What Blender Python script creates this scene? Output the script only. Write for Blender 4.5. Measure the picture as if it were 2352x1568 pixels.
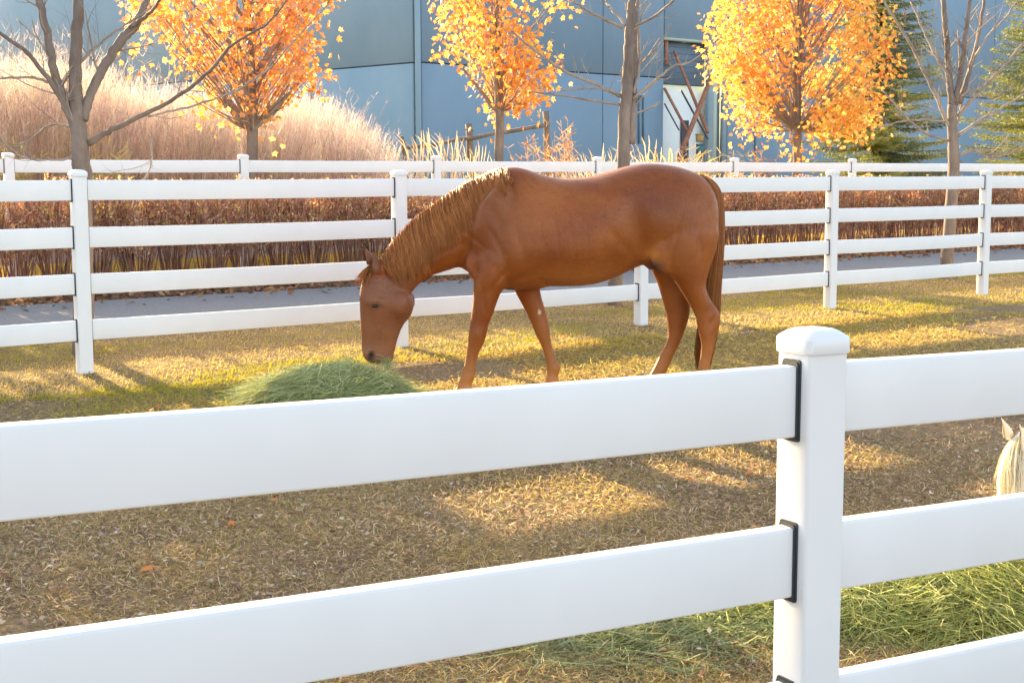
import bpy, math, random
import numpy as np
from mathutils import Matrix, Vector

for o in list(bpy.data.objects): bpy.data.objects.remove(o)
SC = bpy.context.scene
COL = SC.collection

# ------------------------------------------------------------------ camera
FOC, CX, CY, PIT, ROLL, CZ = 3085.0, 1176.0, 784.0, 0.1089, -0.0026, 1.60
cam_d = bpy.data.cameras.new('camera'); cam = bpy.data.objects.new('camera', cam_d); COL.objects.link(cam)
cam_d.sensor_width = 36; cam_d.lens = 36*FOC/2352.0; cam_d.clip_end = 2000; cam_d.clip_start = 0.05
cam.matrix_world = Matrix.Translation((0, 0, CZ)) @ Matrix.Rotation(math.pi/2-PIT, 4, 'X') @ Matrix.Rotation(ROLL, 4, 'Z')
SC.camera = cam

# ------------------------------------------------------------------ light
SUN_AZ = math.radians(35)      # to the left of straight ahead
SUN_EL = math.radians(17.5)
w = bpy.data.worlds.new('World'); SC.world = w; w.use_nodes = True
nt = w.node_tree; bg = nt.nodes['Background']; bg.inputs[1].default_value = 0.15
sky = nt.nodes.new('ShaderNodeTexSky'); sky.sky_type = 'NISHITA'; sky.sun_disc = False
sky.sun_elevation = SUN_EL; sky.sun_rotation = -SUN_AZ
sky.air_density = 1.0; sky.dust_density = 1.6; sky.ozone_density = 1.0
hs = nt.nodes.new('ShaderNodeHueSaturation'); hs.inputs['Saturation'].default_value = .68      # thin autumn haze: paler sky
nt.links.new(sky.outputs[0], hs.inputs['Color']); nt.links.new(hs.outputs[0], bg.inputs[0])
sd = bpy.data.lights.new('sun', 'SUN'); sun = bpy.data.objects.new('sun', sd); COL.objects.link(sun)
sd.energy = 5.0; sd.angle = math.radians(0.55); sd.color = (1.0, 0.75, 0.36)
S = Vector((-math.sin(SUN_AZ)*math.cos(SUN_EL), math.cos(SUN_AZ)*math.cos(SUN_EL), math.sin(SUN_EL)))
sun.rotation_euler = S.to_track_quat('Z', 'Y').to_euler()
SC.view_settings.view_transform = 'Standard'; SC.view_settings.look = 'None'
SC.view_settings.exposure = 2.1; SC.view_settings.gamma = 1; SC.view_settings.use_curve_mapping = False
SC.render.engine = 'CYCLES'
SC.cycles.max_bounces = 8; SC.cycles.transmission_bounces = 6; SC.cycles.transparent_max_bounces = 8

# ------------------------------------------------------------------ geometry of the place
TH = 0.6196; CT, ST = math.cos(TH), math.sin(TH)
def tcoord(x, y): return -ST*x + CT*y
def scoord(x, y): return CT*x + ST*y
def xy(s, t): return CT*s - ST*t, ST*s + CT*t
TT = [-400, -5, 1.7, 8.87, 14.0, 40, 800]; ZZ = [-.6, -.25, .008, .424, .678, 0.95, 0.95]
def zg(x, y):
    t = tcoord(x, y); s = scoord(x, y)
    return np.interp(t, TT, ZZ) + .0085*(np.clip(s, -40, 60)-2.84)
def ray(px, py):
    u, v = (px-CX), (py-CY)
    cr, sr = math.cos(ROLL), math.sin(ROLL)
    u, v = (u*cr+v*sr)/FOC, (-u*sr+v*cr)/FOC
    return u, math.cos(PIT)-v*math.sin(PIT), -math.sin(PIT)-v*math.cos(PIT)
def at(px, py, Y):
    d = ray(px, py); k = Y/d[1]
    return Vector((d[0]*k, Y, CZ+d[2]*k))
def ong(px, py):
    d = ray(px, py); k = 1.0
    for _ in range(60):
        x, y = d[0]*k, d[1]*k
        k += (CZ+d[2]*k-zg(x, y))/(-d[2]+.001)*.8
    return Vector((d[0]*k, d[1]*k, float(zg(d[0]*k, d[1]*k))))
def atline(px, t, py=400):
    d = ray(px, py); k = d[0]/d[1]; y = t/(CT-ST*k)
    return k*y, y

# ------------------------------------------------------------------ helpers
def rng(seed): return np.random.default_rng(seed)
def mesh_np(name, V, faces, col=None, smooth=False):
    """faces: list of int arrays (N,3) / (N,4)"""
    V = np.asarray(V, dtype=np.float32)
    me = bpy.data.meshes.new(name)
    me.vertices.add(len(V)); me.vertices.foreach_set('co', V.ravel())
    faces = [np.asarray(f, dtype=np.int32) for f in faces if len(f)]
    loops = np.concatenate([f.ravel() for f in faces])
    sizes = np.concatenate([np.full(len(f), f.shape[1], np.int32) for f in faces])
    starts = np.concatenate([[0], np.cumsum(sizes)[:-1]]).astype(np.int32)
    me.loops.add(len(loops)); me.loops.foreach_set('vertex_index', loops)
    me.polygons.add(len(sizes)); me.polygons.foreach_set('loop_start', starts)
    if smooth: me.polygons.foreach_set('use_smooth', np.ones(len(sizes), bool))
    me.update(calc_edges=True)
    if col is not None:
        a = me.color_attributes.new('col', 'FLOAT_COLOR', 'POINT')
        c = np.ones((len(V), 4), np.float32); c[:, :3] = col
        a.data.foreach_set('color', c.ravel())
    return me
def link(name, me, mat, parent=None, loc=None):
    o = bpy.data.objects.new(name, me); COL.objects.link(o)
    if mat is not None and me is not None and not me.materials: me.materials.append(mat)
    if parent is not None: o.parent = parent
    if loc is not None: o.location = loc
    return o
def empty(name, loc, rz=0):
    o = bpy.data.objects.new(name, None); COL.objects.link(o); o.location = loc; o.rotation_euler = (0, 0, rz)
    o.empty_display_size = .2
    return o
def tag(o, label=None, cat=None, group=None, kind=None):
    if label: o['label'] = label
    if cat: o['category'] = cat
    if group: o['group'] = group
    if kind: o['kind'] = kind
    return o
class MB:
    def __init__(s): s.V = []; s.F4 = []; s.F3 = []; s.C = []; s.n = 0
    def add(s, V, F4=None, F3=None, col=None):
        V = np.asarray(V, float); s.V.append(V)
        if F4 is not None and len(F4): s.F4.append(np.asarray(F4)+s.n)
        if F3 is not None and len(F3): s.F3.append(np.asarray(F3)+s.n)
        s.C.append(np.broadcast_to(np.array(col if col is not None else (1, 1, 1), float), (len(V), 3)))
        s.n += len(V)
    def mesh(s, name, smooth=False, origin=None):
        V = np.concatenate(s.V)
        if origin is not None: V = V-np.array(origin)
        fs = []
        if s.F4: fs.append(np.concatenate(s.F4))
        if s.F3: fs.append(np.concatenate(s.F3))
        return mesh_np(name, V, fs, np.concatenate(s.C), smooth)
    def tube(s, pts, rad, sides=6, col=None, cap=True):
        P = np.asarray(pts, float); R = np.asarray(rad, float)*np.ones(len(P))
        T = np.gradient(P, axis=0); T /= np.linalg.norm(T, axis=1)[:, None]+1e-9
        up = np.array([0, 0, 1.]) if abs(T[0][2]) < .9 else np.array([1., 0, 0])
        A = np.cross(T, up); A /= np.linalg.norm(A, axis=1)[:, None]+1e-9
        B = np.cross(T, A)
        a = np.linspace(0, 2*np.pi, sides, endpoint=False)
        V = P[:, None]+R[:, None, None]*(A[:, None]*np.cos(a)[None, :, None]+B[:, None]*np.sin(a)[None, :, None])
        n = len(P); i = np.arange(n-1)[:, None]*sides; j = np.arange(sides)[None]
        j2 = (j+1) % sides
        F = np.stack([i+j, i+j2, i+sides+j2, i+sides+j], -1).reshape(-1, 4)
        V = V.reshape(-1, 3); F3 = None
        if cap:
            V = np.concatenate([V, P[:1], P[-1:]])
            F3 = [(n*sides, (k+1) % sides, k) for k in range(sides)]+[(n*sides+1, (n-1)*sides+k, (n-1)*sides+(k+1) % sides) for k in range(sides)]
        s.add(V, F, F3, col)
    def box(s, M, size, bevel=0, col=None):
        """M: 4x4 matrix, box centred; size full"""
        sx, sy, sz = [d/2 for d in size]
        if bevel:
            b = bevel; V = []
            for z in (-sz, sz):
                pass
            ring = [(sx-b, -sy), (sx, -sy+b), (sx, sy-b), (sx-b, sy), (-sx+b, sy), (-sx, sy-b), (-sx, -sy+b), (-sx+b, -sy)]
            inner = [(x*(1-b/sx), y*(1-b/sy)) for x, y in ring]
            for r, z in ((inner, -sz), (ring, -sz+b), (ring, sz-b), (inner, sz)):
                V += [(x, y, z) for x, y in r]
            F = []
            for k in range(3):
                for j in range(8):
                    F.append((k*8+j, k*8+(j+1) % 8, k*8+8+(j+1) % 8, k*8+8+j))
            V.append((0, 0, -sz)); V.append((0, 0, sz))
            F3 = [(32, (j+1) % 8, j) for j in range(8)]+[(33, 24+j, 24+(j+1) % 8) for j in range(8)]
        else:
            V = [(x, y, z) for z in (-sz, sz) for x, y in ((-sx, -sy), (sx, -sy), (sx, sy), (-sx, sy))]
            F = [(3, 2, 1, 0), (4, 5, 6, 7), (0, 1, 5, 4), (1, 2, 6, 5), (2, 3, 7, 6), (3, 0, 4, 7)]; F3 = None
        V = np.array(V); M = np.array(M)
        V = V@M[:3, :3].T+M[:3, 3]
        s.add(V, F, F3, col)

# value noise on numpy arrays
_tab = rng(5).random((256, 256))
def vnoise(x, y):
    x = np.asarray(x, float)+1000.3; y = np.asarray(y, float)+1000.7
    xi = np.floor(x).astype(int); yi = np.floor(y).astype(int); fx = x-xi; fy = y-yi
    fx = fx*fx*(3-2*fx); fy = fy*fy*(3-2*fy)
    g = lambda a, b: _tab[a % 256, b % 256]
    return (g(xi, yi)*(1-fx)+g(xi+1, yi)*fx)*(1-fy)+(g(xi, yi+1)*(1-fx)+g(xi+1, yi+1)*fx)*fy
def fbm(x, y, o=4):
    v = 0; a = .5; n = 0
    for k in range(o):
        v = v+a*vnoise(x*2**k+17*k, y*2**k+31*k); n += a; a *= .5
    return v/n

# ------------------------------------------------------------------ materials
def mat(name, col=(.5, .5, .5), rough=.6, spec=.3, attr=False, trans=0.0, noise=None, bump=0, bscale=50, sheen=0, mul=None):
    m = bpy.data.materials.new(name); m.use_nodes = True; t = m.node_tree; N = t.nodes; L = t.links
    b = N['Principled BSDF']; b.inputs['Roughness'].default_value = rough; b.inputs['Specular IOR Level'].default_value = spec
    src = None
    if attr:
        a = N.new('ShaderNodeVertexColor'); a.layer_name = 'col'; src = a.outputs[0]
    else:
        b.inputs['Base Color'].default_value = (*col, 1)
    if noise:    # (scale, c1, c2, detail, stretch)
        tc = N.new('ShaderNodeTexCoord'); mp = N.new('ShaderNodeMapping'); mp.inputs['Scale'].default_value = noise[4] if len(noise) > 4 else (1, 1, 1)
        n = N.new('ShaderNodeTexNoise'); n.inputs['Scale'].default_value = noise[0]; n.inputs['Detail'].default_value = noise[3]
        n.inputs['Roughness'].default_value = .65
        r = N.new('ShaderNodeValToRGB'); r.color_ramp.elements[0].position = .3; r.color_ramp.elements[1].position = .7
        r.color_ramp.elements[0].color = (*noise[1], 1); r.color_ramp.elements[1].color = (*noise[2], 1)
        L.new(tc.outputs['Object'], mp.inputs[0]); L.new(mp.outputs[0], n.inputs['Vector']); L.new(n.outputs['Fac'], r.inputs[0])
        if src is not None:
            mx = N.new('ShaderNodeMix'); mx.data_type = 'RGBA'; mx.blend_type = 'MULTIPLY'; mx.inputs[0].default_value = 1
            L.new(src, mx.inputs[6]); L.new(r.outputs[0], mx.inputs[7]); src = mx.outputs[2]
        else: src = r.outputs[0]
    if src is not None: L.new(src, b.inputs['Base Color'])
    if sheen:
        b.inputs['Sheen Weight'].default_value = sheen; b.inputs['Sheen Roughness'].default_value = .35
        b.inputs['Sheen Tint'].default_value = (1, .75, .5, 1)
    if bump:
        tc2 = N.new('ShaderNodeTexCoord'); n2 = N.new('ShaderNodeTexNoise'); n2.inputs['Scale'].default_value = bscale; n2.inputs['Detail'].default_value = 5
        mp2 = N.new('ShaderNodeMapping'); mp2.inputs['Scale'].default_value = noise[4] if noise and len(noise) > 4 else (1, 1, 1)
        bp = N.new('ShaderNodeBump'); bp.inputs['Strength'].default_value = bump; bp.inputs['Distance'].default_value = .01
        L.new(tc2.outputs['Object'], mp2.inputs[0]); L.new(mp2.outputs[0], n2.inputs['Vector']); L.new(n2.outputs['Fac'], bp.inputs['Height']); L.new(bp.outputs[0], b.inputs['Normal'])
    if trans:
        tr = N.new('ShaderNodeBsdfTranslucent'); mixs = N.new('ShaderNodeMixShader'); mixs.inputs[0].default_value = trans
        if src is not None: L.new(src, tr.inputs[0])
        else: tr.inputs[0].default_value = (*col, 1)
        out = N['Material Output']; L.new(b.outputs[0], mixs.inputs[1]); L.new(tr.outputs[0], mixs.inputs[2]); L.new(mixs.outputs[0], out.inputs[0])
    return m
M_VINYL = mat('white_vinyl', rough=.38, spec=.45, noise=(2.2, (.66, .65, .64), (.71, .70, .69), 3), bump=.05, bscale=9)
M_VINYL_FAR = mat('white_vinyl_weathered', rough=.45, spec=.4, noise=(1.6, (.70, .69, .67), (.76, .745, .725), 4))
M_GASKET = mat('black_rubber', (.028, .03, .033), rough=.5, spec=.5)
M_LEAF = mat('autumn_leaf', attr=True, rough=.55, spec=.25, trans=.5)
M_GRASS = mat('dry_grass', attr=True, rough=.7, spec=.2, trans=.5)
M_HAY = mat('green_hay', attr=True, rough=.6, spec=.25, trans=.3)
M_REED = mat('reed', attr=True, rough=.7, spec=.2, trans=.45)
M_HEDGE = mat('hedge_twig', attr=True, rough=.6, spec=.3, trans=.45)
M_BARK = mat('grey_bark', attr=True, rough=.8, spec=.2, noise=(9, (.55, .5, .48), (1.1, 1.05, 1.0), 5, (1, 1, .35)), bump=.9, bscale=30)
M_SPRUCE = mat('spruce_needle', attr=True, rough=.55, spec=.3, trans=.2)
M_LITTER = mat('leaf_litter', attr=True, rough=.7, spec=.2, trans=.2)
M_WOODOLD = mat('weathered_wood', rough=.85, spec=.15, noise=(14, (.10, .085, .07), (.27, .235, .2), 6, (1, 1, .2)), bump=.8, bscale=20)
M_RUST = mat('rusted_steel', rough=.75, spec=.25, noise=(3, (.26, .10, .06), (.42, .19, .11), 6), bump=.3, bscale=20)
M_STEEL = mat('dark_steel', (.07, .06, .065), rough=.6)

# ------------------------------------------------------------------ ground
def ground_noise(x, y):
    return .028*(fbm(x*1.3, y*1.3)-.5)+.012*(fbm(x*6, y*6, 3)-.5)
def gz(x, y): return zg(x, y)+ground_noise(x, y)*np.clip((60-np.abs(y))/40, 0, 1)
def axis(lo, hi, flo, fhi, fine, coarse):
    a = list(np.arange(flo, fhi, fine)); x = flo; st = fine
    while x > lo: st = min(st*1.35, coarse); x -= st; a.insert(0, x)
    x = fhi; st = fine
    while x < hi: st = min(st*1.35, coarse); x += st; a.append(x)
    return np.array(a)
gx = axis(-600, 600, -6, 9, .07, 60); gy = axis(-300, 900, 2, 16, .07, 60)
X, Y = np.meshgrid(gx, gy); Z = gz(X, Y)
nx, ny = len(gx), len(gy); idx = np.arange(nx*ny).reshape(ny, nx)
Fg = np.stack([idx[:-1, :-1], idx[:-1, 1:], idx[1:, 1:], idx[1:, :-1]], -1).reshape(-1, 4)
gm = bpy.data.materials.new('soil_and_thatch'); gm.use_nodes = True
t_ = gm.node_tree; N = t_.nodes; L = t_.links; b = N['Principled BSDF']; b.inputs['Roughness'].default_value = .9; b.inputs['Specular IOR Level'].default_value = .1
tc = N.new('ShaderNodeTexCoord')
def nz(scale, det, c):
    n = N.new('ShaderNodeTexNoise'); n.inputs['Scale'].default_value = scale; n.inputs['Detail'].default_value = det; n.inputs['Roughness'].default_value = .7
    L.new(tc.outputs['Object'], n.inputs['Vector'])
    r = N.new('ShaderNodeValToRGB'); L.new(n.outputs['Fac'], r.inputs[0])
    r.color_ramp.elements[0].position = .35; r.color_ramp.elements[1].position = .66
    r.color_ramp.elements[0].color = (*c[0], 1); r.color_ramp.elements[1].color = (*c[1], 1)
    return n, r
n1, r1 = nz(1.1, 6, ((.19, .13, .085), (.32, .23, .13)))
n2, r2 = nz(34, 6, ((.55, .52, .5), (1.3, 1.25, 1.1)))
mx = N.new('ShaderNodeMix'); mx.data_type = 'RGBA'; mx.blend_type = 'MULTIPLY'; mx.inputs[0].default_value = 1
L.new(r1.outputs[0], mx.inputs[6]); L.new(r2.outputs[0], mx.inputs[7]); L.new(mx.outputs[2], b.inputs['Base Color'])
bp = N.new('ShaderNodeBump'); bp.inputs['Strength'].default_value = .8; bp.inputs['Distance'].default_value = .02
L.new(n2.outputs['Fac'], bp.inputs['Height']); L.new(bp.outputs[0], b.inputs['Normal'])
g = link('ground', mesh_np('ground', np.stack([X, Y, Z], -1).reshape(-1, 3), [Fg], smooth=True), gm); tag(g, 'dry brown paddock soil and turf running back to the wall', kind='structure')

# asphalt walkway behind the middle fence
WT0, WT1 = 10.85, 12.24
ss = np.arange(-25, 60, .5); rows = []
prof = [(WT0-.06, -.05), (WT0, .035), (WT0+.05, .045), (WT1-.05, .045), (WT1, .035), (WT1+.06, -.05)]
V = []
for s_ in ss:
    for t0, dz in prof:
        wob = .03*(vnoise(s_*1.3, t0*9)-.5)
        x, y = xy(s_, t0+wob); V.append((x, y, float(zg(x, y))+dz))
k = len(prof); F = [(i*k+j, (i+1)*k+j, (i+1)*k+j+1, i*k+j+1) for i in range(len(ss)-1) for j in range(k-1)]
M_ASPH = mat('asphalt', rough=.85, spec=.25, noise=(60, (.16, .16, .158), (.29, .285, .275), 6), bump=.5, bscale=120)
o = link('walkway', mesh_np('walkway', V, [np.array(F)[:, ::-1]]), M_ASPH); tag(o, 'grey asphalt walkway running between middle fence and hedge', kind='structure')

# ------------------------------------------------------------------ vinyl fences
H, OFF, RH, PI_ = 1.344, .067, .134, .3074
PW, PR = .093, .008
def rot_z(a): return Matrix.Rotation(a, 4, 'Z')
def ring_sq(w, r, n=3):
    pts = []
    h = w/2-r
    for cx_, cy_, a0 in ((h, h, 0), (-h, h, 90), (-h, -h, 180), (h, -h, 270)):
        for k in range(n+1):
            a = math.radians(a0+90*k/n); pts.append((cx_+r*math.cos(a), cy_+r*math.sin(a)))
    return pts
def stack_rings(rings, close_bottom=False):
    V = []; n = len(rings[0][0])
    for pts, z in rings: V += [(x, y, z) for x, y in pts]
    F = [(k*n+j, k*n+(j+1) % n, k*n+n+(j+1) % n, k*n+n+j) for k in range(len(rings)-1) for j in range(n)]
    m = len(V); V.append((0, 0, rings[-1][1])); F3 = [(m, (len(rings)-1)*n+j, (len(rings)-1)*n+(j+1) % n) for j in range(n)]
    if close_bottom:
        V.append((0, 0, rings[0][1])); F3 += [(m+1, (j+1) % n, j) for j in range(n)]
    return V, F, F3
def post_mesh(h):
    mb = MB(); V, F, F3 = stack_rings([(ring_sq(PW, PR), -.35), (ring_sq(PW, PR), h-.03)]); mb.add(V, F, F3)
    return mb.mesh('post', False)
def cap_mesh(h):
    mb = MB(); e = PW+.013
    rings = [(ring_sq(PW-.002, PR, 5), h-.046), (ring_sq(e-.003, .017, 5), h-.046), (ring_sq(e, .018, 5), h-.043), (ring_sq(e, .018, 5), h-.019), (ring_sq(e-.003, .018, 5), h-.0155), (ring_sq(e-.009, .018, 5), h-.0125),
             (ring_sq(e-.026, .018, 5), h-.0055), (ring_sq(e-.045, .016, 5), h-.001), (ring_sq(.022, .009, 5), h+.0015)]
    V, F, F3 = stack_rings(rings); mb.add(V, F, F3); return mb.mesh('cap', False)
def smooth_by_angle(me, deg=35):
    me.polygons.foreach_set('use_smooth', np.ones(len(me.polygons), bool))
    try: me.set_sharp_from_angle(angle=math.radians(deg))
    except Exception: pass
def rail_mesh(L_):
    mb = MB(); sect = ring_sq(1, .1)
    pts = []
    h = RH/2; d = .019; r = .005
    for cx_, cy_, a0 in ((d-r, h-r, 0), (-d+r, h-r, 90), (-d+r, -h+r, 180), (d-r, -h+r, 270)):
        for k in range(4):
            a = math.radians(a0+30*k); pts.append((cx_+r*math.cos(a), cy_+r*math.sin(a)))
    V = [(x, y_, z) for x in np.linspace(-L_/2, L_/2, 9) for y_, z in pts]; n = len(pts)
    V = np.array(V); V[:, 2] -= .004*(1-(2*V[:, 0]/L_)**2)          # a hint of sag
    F = [(k*n+j, k*n+(j+1) % n, (k+1)*n+(j+1) % n, (k+1)*n+j) for k in range(8) for j in range(n)]
    mb.add(V, np.array(F)[:, ::-1]); me = mb.mesh('rail'); smooth_by_angle(me); return me
def gasket_mesh(side):
    """frame of rubber round the rail where it enters the post face (face normal -x*side)"""
    mb = MB()
    x0 = side*PW/2
    for (w_, h_, xa, xb) in ((.050, RH+.020, 0, .004), (.045, RH+.012, .004, .008)):
        def ringp(a, b, r):
            pts = []
            for cx_, cy_, a0 in ((a-r, b-r, 0), (-a+r, b-r, 90), (-a+r, -b+r, 180), (a-r, -b+r, 270)):
                for k in range(4):
                    q = math.radians(a0+30*k); pts.append((cx_+r*math.cos(q), cy_+r*math.sin(q)))
            return pts
        outer = ringp(w_/2, h_/2, .006); inner = ringp(.0195, RH/2+.0005, .004); n = len(outer)
        V = [(x0+side*x, a, b) for x, R_ in ((xa-.002, outer), (xb, outer), (xb, inner), (xa-.002, inner)) for a, b in R_]
        F = [(k*n+j, k*n+(j+1) % n, (k+1)*n+(j+1) % n, (k+1)*n+j) for k in range(3) for j in range(n)]
        mb.add(V, F if side > 0 else np.array(F)[:, ::-1])
    me = mb.mesh('gasket'); smooth_by_angle(me); return me
PM = post_mesh(H); smooth_by_angle(PM, 40); CM = cap_mesh(H); smooth_by_angle(CM, 28); G1, G2 = gasket_mesh(-1), gasket_mesh(1)
for m_ in (G1, G2): m_.materials.append(M_GASKET)
def vinyl_fence(name, label, X0, Y0, th, z0, sl, sp, ks, material, nrails=4):
    root = empty(name, (X0, Y0, z0-.0)); tag(root, label, 'fence', 'white vinyl rail fences of the paddock')
    rnd = random.Random(len(label)); pm = PM.copy(); pm.materials.append(material); cm = CM.copy(); cm.materials.append(material)
    c, s = math.cos(th), math.sin(th); rm = rail_mesh(sp-PW+.03); rm.materials.append(material)
    pos = [Vector((k*sp*c, k*sp*s, k*sp*sl)) for k in ks]
    for i, p in enumerate(pos):
        o = link('post', pm, None, root, p); o.rotation_euler = (0, 0, th)
        q = link('cap', cm, None, o)
        for r in range(nrails):
            z = H-OFF-RH/2-r*PI_
            if i > 0: link('gasket', G1, None, o, (0, 0, z))
            if i < len(pos)-1: link('gasket', G2, None, o, (0, 0, z))
    for i in range(len(pos)-1):
        mid = (pos[i]+pos[i+1])/2; d = pos[i+1]-pos[i]
        for r in range(nrails):
            o = link('rail', rm, None, root, mid+Vector((0, 0, H-OFF-RH/2-r*PI_+rnd.uniform(-.0015, .0015))))
            o.rotation_euler = (0, -math.atan2(d.z, math.hypot(d.x, d.y)), th)
    return root
vinyl_fence('rail_fence', 'large white vinyl rail fence crossing the foreground, nearest the camera', .5655, 2.5088, .4812, CZ-.2493-H, -.0041, 2.44, range(-1, 3), M_VINYL)
vinyl_fence('rail_fence', 'white four-rail fence directly behind the brown horse', -2.8444, 8.8724, TH, CZ-1.1763, .0085, 2.44, range(-2, 9), M_VINYL_FAR)
vinyl_fence('rail_fence', 'farthest white rail fence standing behind the reddish hedge', -5.0492, 13.5951, TH, CZ+.4304-H, .0086, 2.5367, range(-2, 11), M_VINYL_FAR)

# ------------------------------------------------------------------ the building
M_CONC = mat('blue_painted_concrete', rough=.9, spec=.08, noise=(.22, (.185, .265, .335), (.24, .32, .39), 7, (1, 1, .55)), bump=.25, bscale=6)
M_CONC_LIT = mat('blue_concrete_lit', rough=.9, spec=.08, noise=(.25, (.23, .33, .39), (.30, .385, .43), 7, (1, 1, .6)), bump=.25, bscale=6)  # left wall and trim: stronger light on that face put into the colour
M_JOINT = mat('joint_filler', (.12, .165, .20), rough=.9)
M_PALE = mat('pale_wall', rough=.7, noise=(.6, (.74, .76, .74), (.82, .82, .77), 5))
M_DKBLUE = mat('shutter_blue', rough=.6, noise=(.8, (.11, .155, .205), (.14, .19, .24), 4))
M_POST = mat('grey_green_post', rough=.6, noise=(1, (.22, .28, .30), (.27, .33, .34), 3))
M_POSTL = mat('pale_green_trim', (.42, .45, .36), rough=.6)
cp = at(960, 143, 62.0); corner = Vector((cp.x, 62.0, 0)); ZB = float(zg(cp.x, 62))-.5
JZ = cp.z; TOP = 14.6
dR = Vector((CT, ST, 0)); aL = math.radians(38); dL = Vector((-math.cos(aL), math.sin(aL), 0))
bld = empty('warehouse', (corner.x, corner.y, ZB+.5)); tag(bld, 'large blue-grey concrete panel warehouse filling the background', 'building')
def wall_s(px, py, d):
    r = ray(px, py); n = Vector((-d.y, d.x, 0)); rv = Vector(r)
    k = (corner-Vector((0, 0, 0))).dot(n)/rv.dot(n); p = rv*k
    return (p-Vector((corner.x, corner.y, 0))).dot(d), CZ+p.z
def slab(name, d, s0, s1, z0, z1, depth, thick, m, parent=bld):
    """depth: set back of the outer face behind the wall plane"""
    n = Vector((d.y, -d.x, 0));
    if n.y > 0: n = -n                       # outward = toward the paddock
    c = corner+d*((s0+s1)/2)-n*(depth+thick/2); c.z = (z0+z1)/2
    Mx = Matrix.Translation(c-Vector(bld.location)) @ Matrix.Rotation(math.atan2(d.y, d.x), 4, 'Z')
    mb = MB(); mb.box(Mx, (s1-s0, thick, z1-z0), bevel=.02 if min(s1-s0, z1-z0) > .3 else 0)
    return link(name, mb.mesh(name), m, parent)
gp = .028
def panel(d, a, b_, z0, z1, m): slab('wall_panel', d, a+gp, b_-gp, z0+gp, z1-gp, 0, .25, m)
sj = [wall_s(px, 200, dR)[0] for px in (968, 1385, 1525, 1672, 2005, 2281)]
zt = wall_s(1590, 95, dR)[1]; zsh = wall_s(1590, 195, dR)[1]
s_end = 80
panel(dR, sj[0], sj[1], ZB, JZ, M_CONC); panel(dR, sj[0], sj[1], JZ, TOP, M_CONC)
panel(dR, sj[1], sj[2], ZB, JZ, M_CONC); panel(dR, sj[1], sj[2], JZ, TOP, M_CONC)
panel(dR, sj[2], sj[3], zt, TOP, M_CONC)
panel(dR, sj[3], sj[4], ZB, JZ, M_CONC); panel(dR, sj[3], sj[4], JZ, TOP, M_CONC)
panel(dR, sj[4], sj[5], ZB, JZ, M_CONC); panel(dR, sj[4], sj[5], JZ, TOP, M_CONC)
a = sj[5]
while a < s_end:
    panel(dR, a, a+11, ZB, JZ, M_CONC); panel(dR, a, a+11, JZ, TOP, M_CONC); a += 11
s1L = wall_s(290, 180, dL)[0]
a = .28
for b_ in (s1L, s1L+16, s1L+32):
    panel(dL, a, b_, ZB, JZ, M_CONC_LIT); panel(dL, a, b_, JZ, TOP, M_CONC_LIT); a = b_
slab('joint_backing', dR, .1, sj[2], ZB, TOP-.2, .2, .1, M_JOINT); slab('joint_backing', dR, sj[3], s_end+6, ZB, TOP-.2, .2, .1, M_JOINT)
slab('joint_backing', dR, sj[2], sj[3], zt, TOP-.2, .2, .1, M_JOINT)
slab('joint_backing', dL, .1, s1L+32, ZB, TOP-.2, .2, .1, M_JOINT)
mb = MB(); mb.box(Matrix.Translation((0.0, .05, (TOP-ZB)/2-.5)) @ rot_z(math.radians(-2)), (.26, .26, TOP-ZB), .03); link('corner_trim', mb.mesh('corner_trim'), M_CONC_LIT, bld)
slab('roof_cap', dR, 0, s_end+6, TOP, TOP+.15, -.06, .5, M_JOINT); slab('roof_cap', dL, 0, s1L+32, TOP, TOP+.15, -.06, .5, M_JOINT)
slab('roof_sun_block', dR, 30, s_end+6, TOP-.1, TOP-.02, .25, 60, M_JOINT); slab('roof_sun_block', dR, .4, 30, TOP-.1, TOP-.02, .25, 12, M_JOINT); slab('back_wall_sun_block', dR, 20, s_end+6, ZB, TOP-.12, 26, .3, M_JOINT)  # unseen slabs added to stop sun leaking into the bay from behind
slab('bay_ceiling', dR, sj[2]-.3, sj[3]+1.2, zt+.02, zt+.14, .26, 2.2, M_JOINT); slab('bay_side', dR, sj[3]-.05, sj[3]+.2, ZB, zt, .26, 1.6, M_JOINT)
# loading bay in the right-hand wall
s_l, s_r = sj[2], wall_s(1626, 200, dR)[0]
sh = slab('shutter', dR, s_l, s_r+.1, zsh, zt, .35, .1, M_DKBLUE)
for k_ in range(1, 7):
    zz = zsh+(zt-zsh)*k_/7; slab('shutter_rib', dR, s_l+.05, s_r, zz-.02, zz+.02, .33, .02, M_DKBLUE)
slab('bay_wall', dR, s_l-.3, s_r+2.5, ZB, zsh, .7, .1, M_PALE); slab('bay_lintel', dR, s_l-.02, s_r+.1, zt-.06, zt+.08, -.04, .3, M_POSTL)
slab('bay_reveal', dR, s_l-.25, s_l-.02, ZB, zt, .26, 1.3, M_JOINT)
a_, z_ = wall_s(1583, 275, dR); b__, _ = wall_s(1601, 275, dR); slab('door', dR, a_, b__, ZB+.5, z_, .6, .08, M_STEEL)
M_YEL = mat('faded_yellow', (.5, .33, .12), rough=.7); M_TEAL = mat('teal_plastic', (.05, .16, .19), rough=.5)
slab('bay_post', dR, wall_s(1626, 200, dR)[0], wall_s(1638, 200, dR)[0], ZB, zt, -.05, .3, M_POST)
slab('bay_post', dR, wall_s(1638, 200, dR)[0]+.003, wall_s(1647, 200, dR)[0], ZB, zt, -.02, .3, M_POSTL)
slab('recess_panel', dR, wall_s(1647, 200, dR)[0], wall_s(1664, 200, dR)[0], ZB, zt, .3, .1, M_JOINT)
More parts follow.
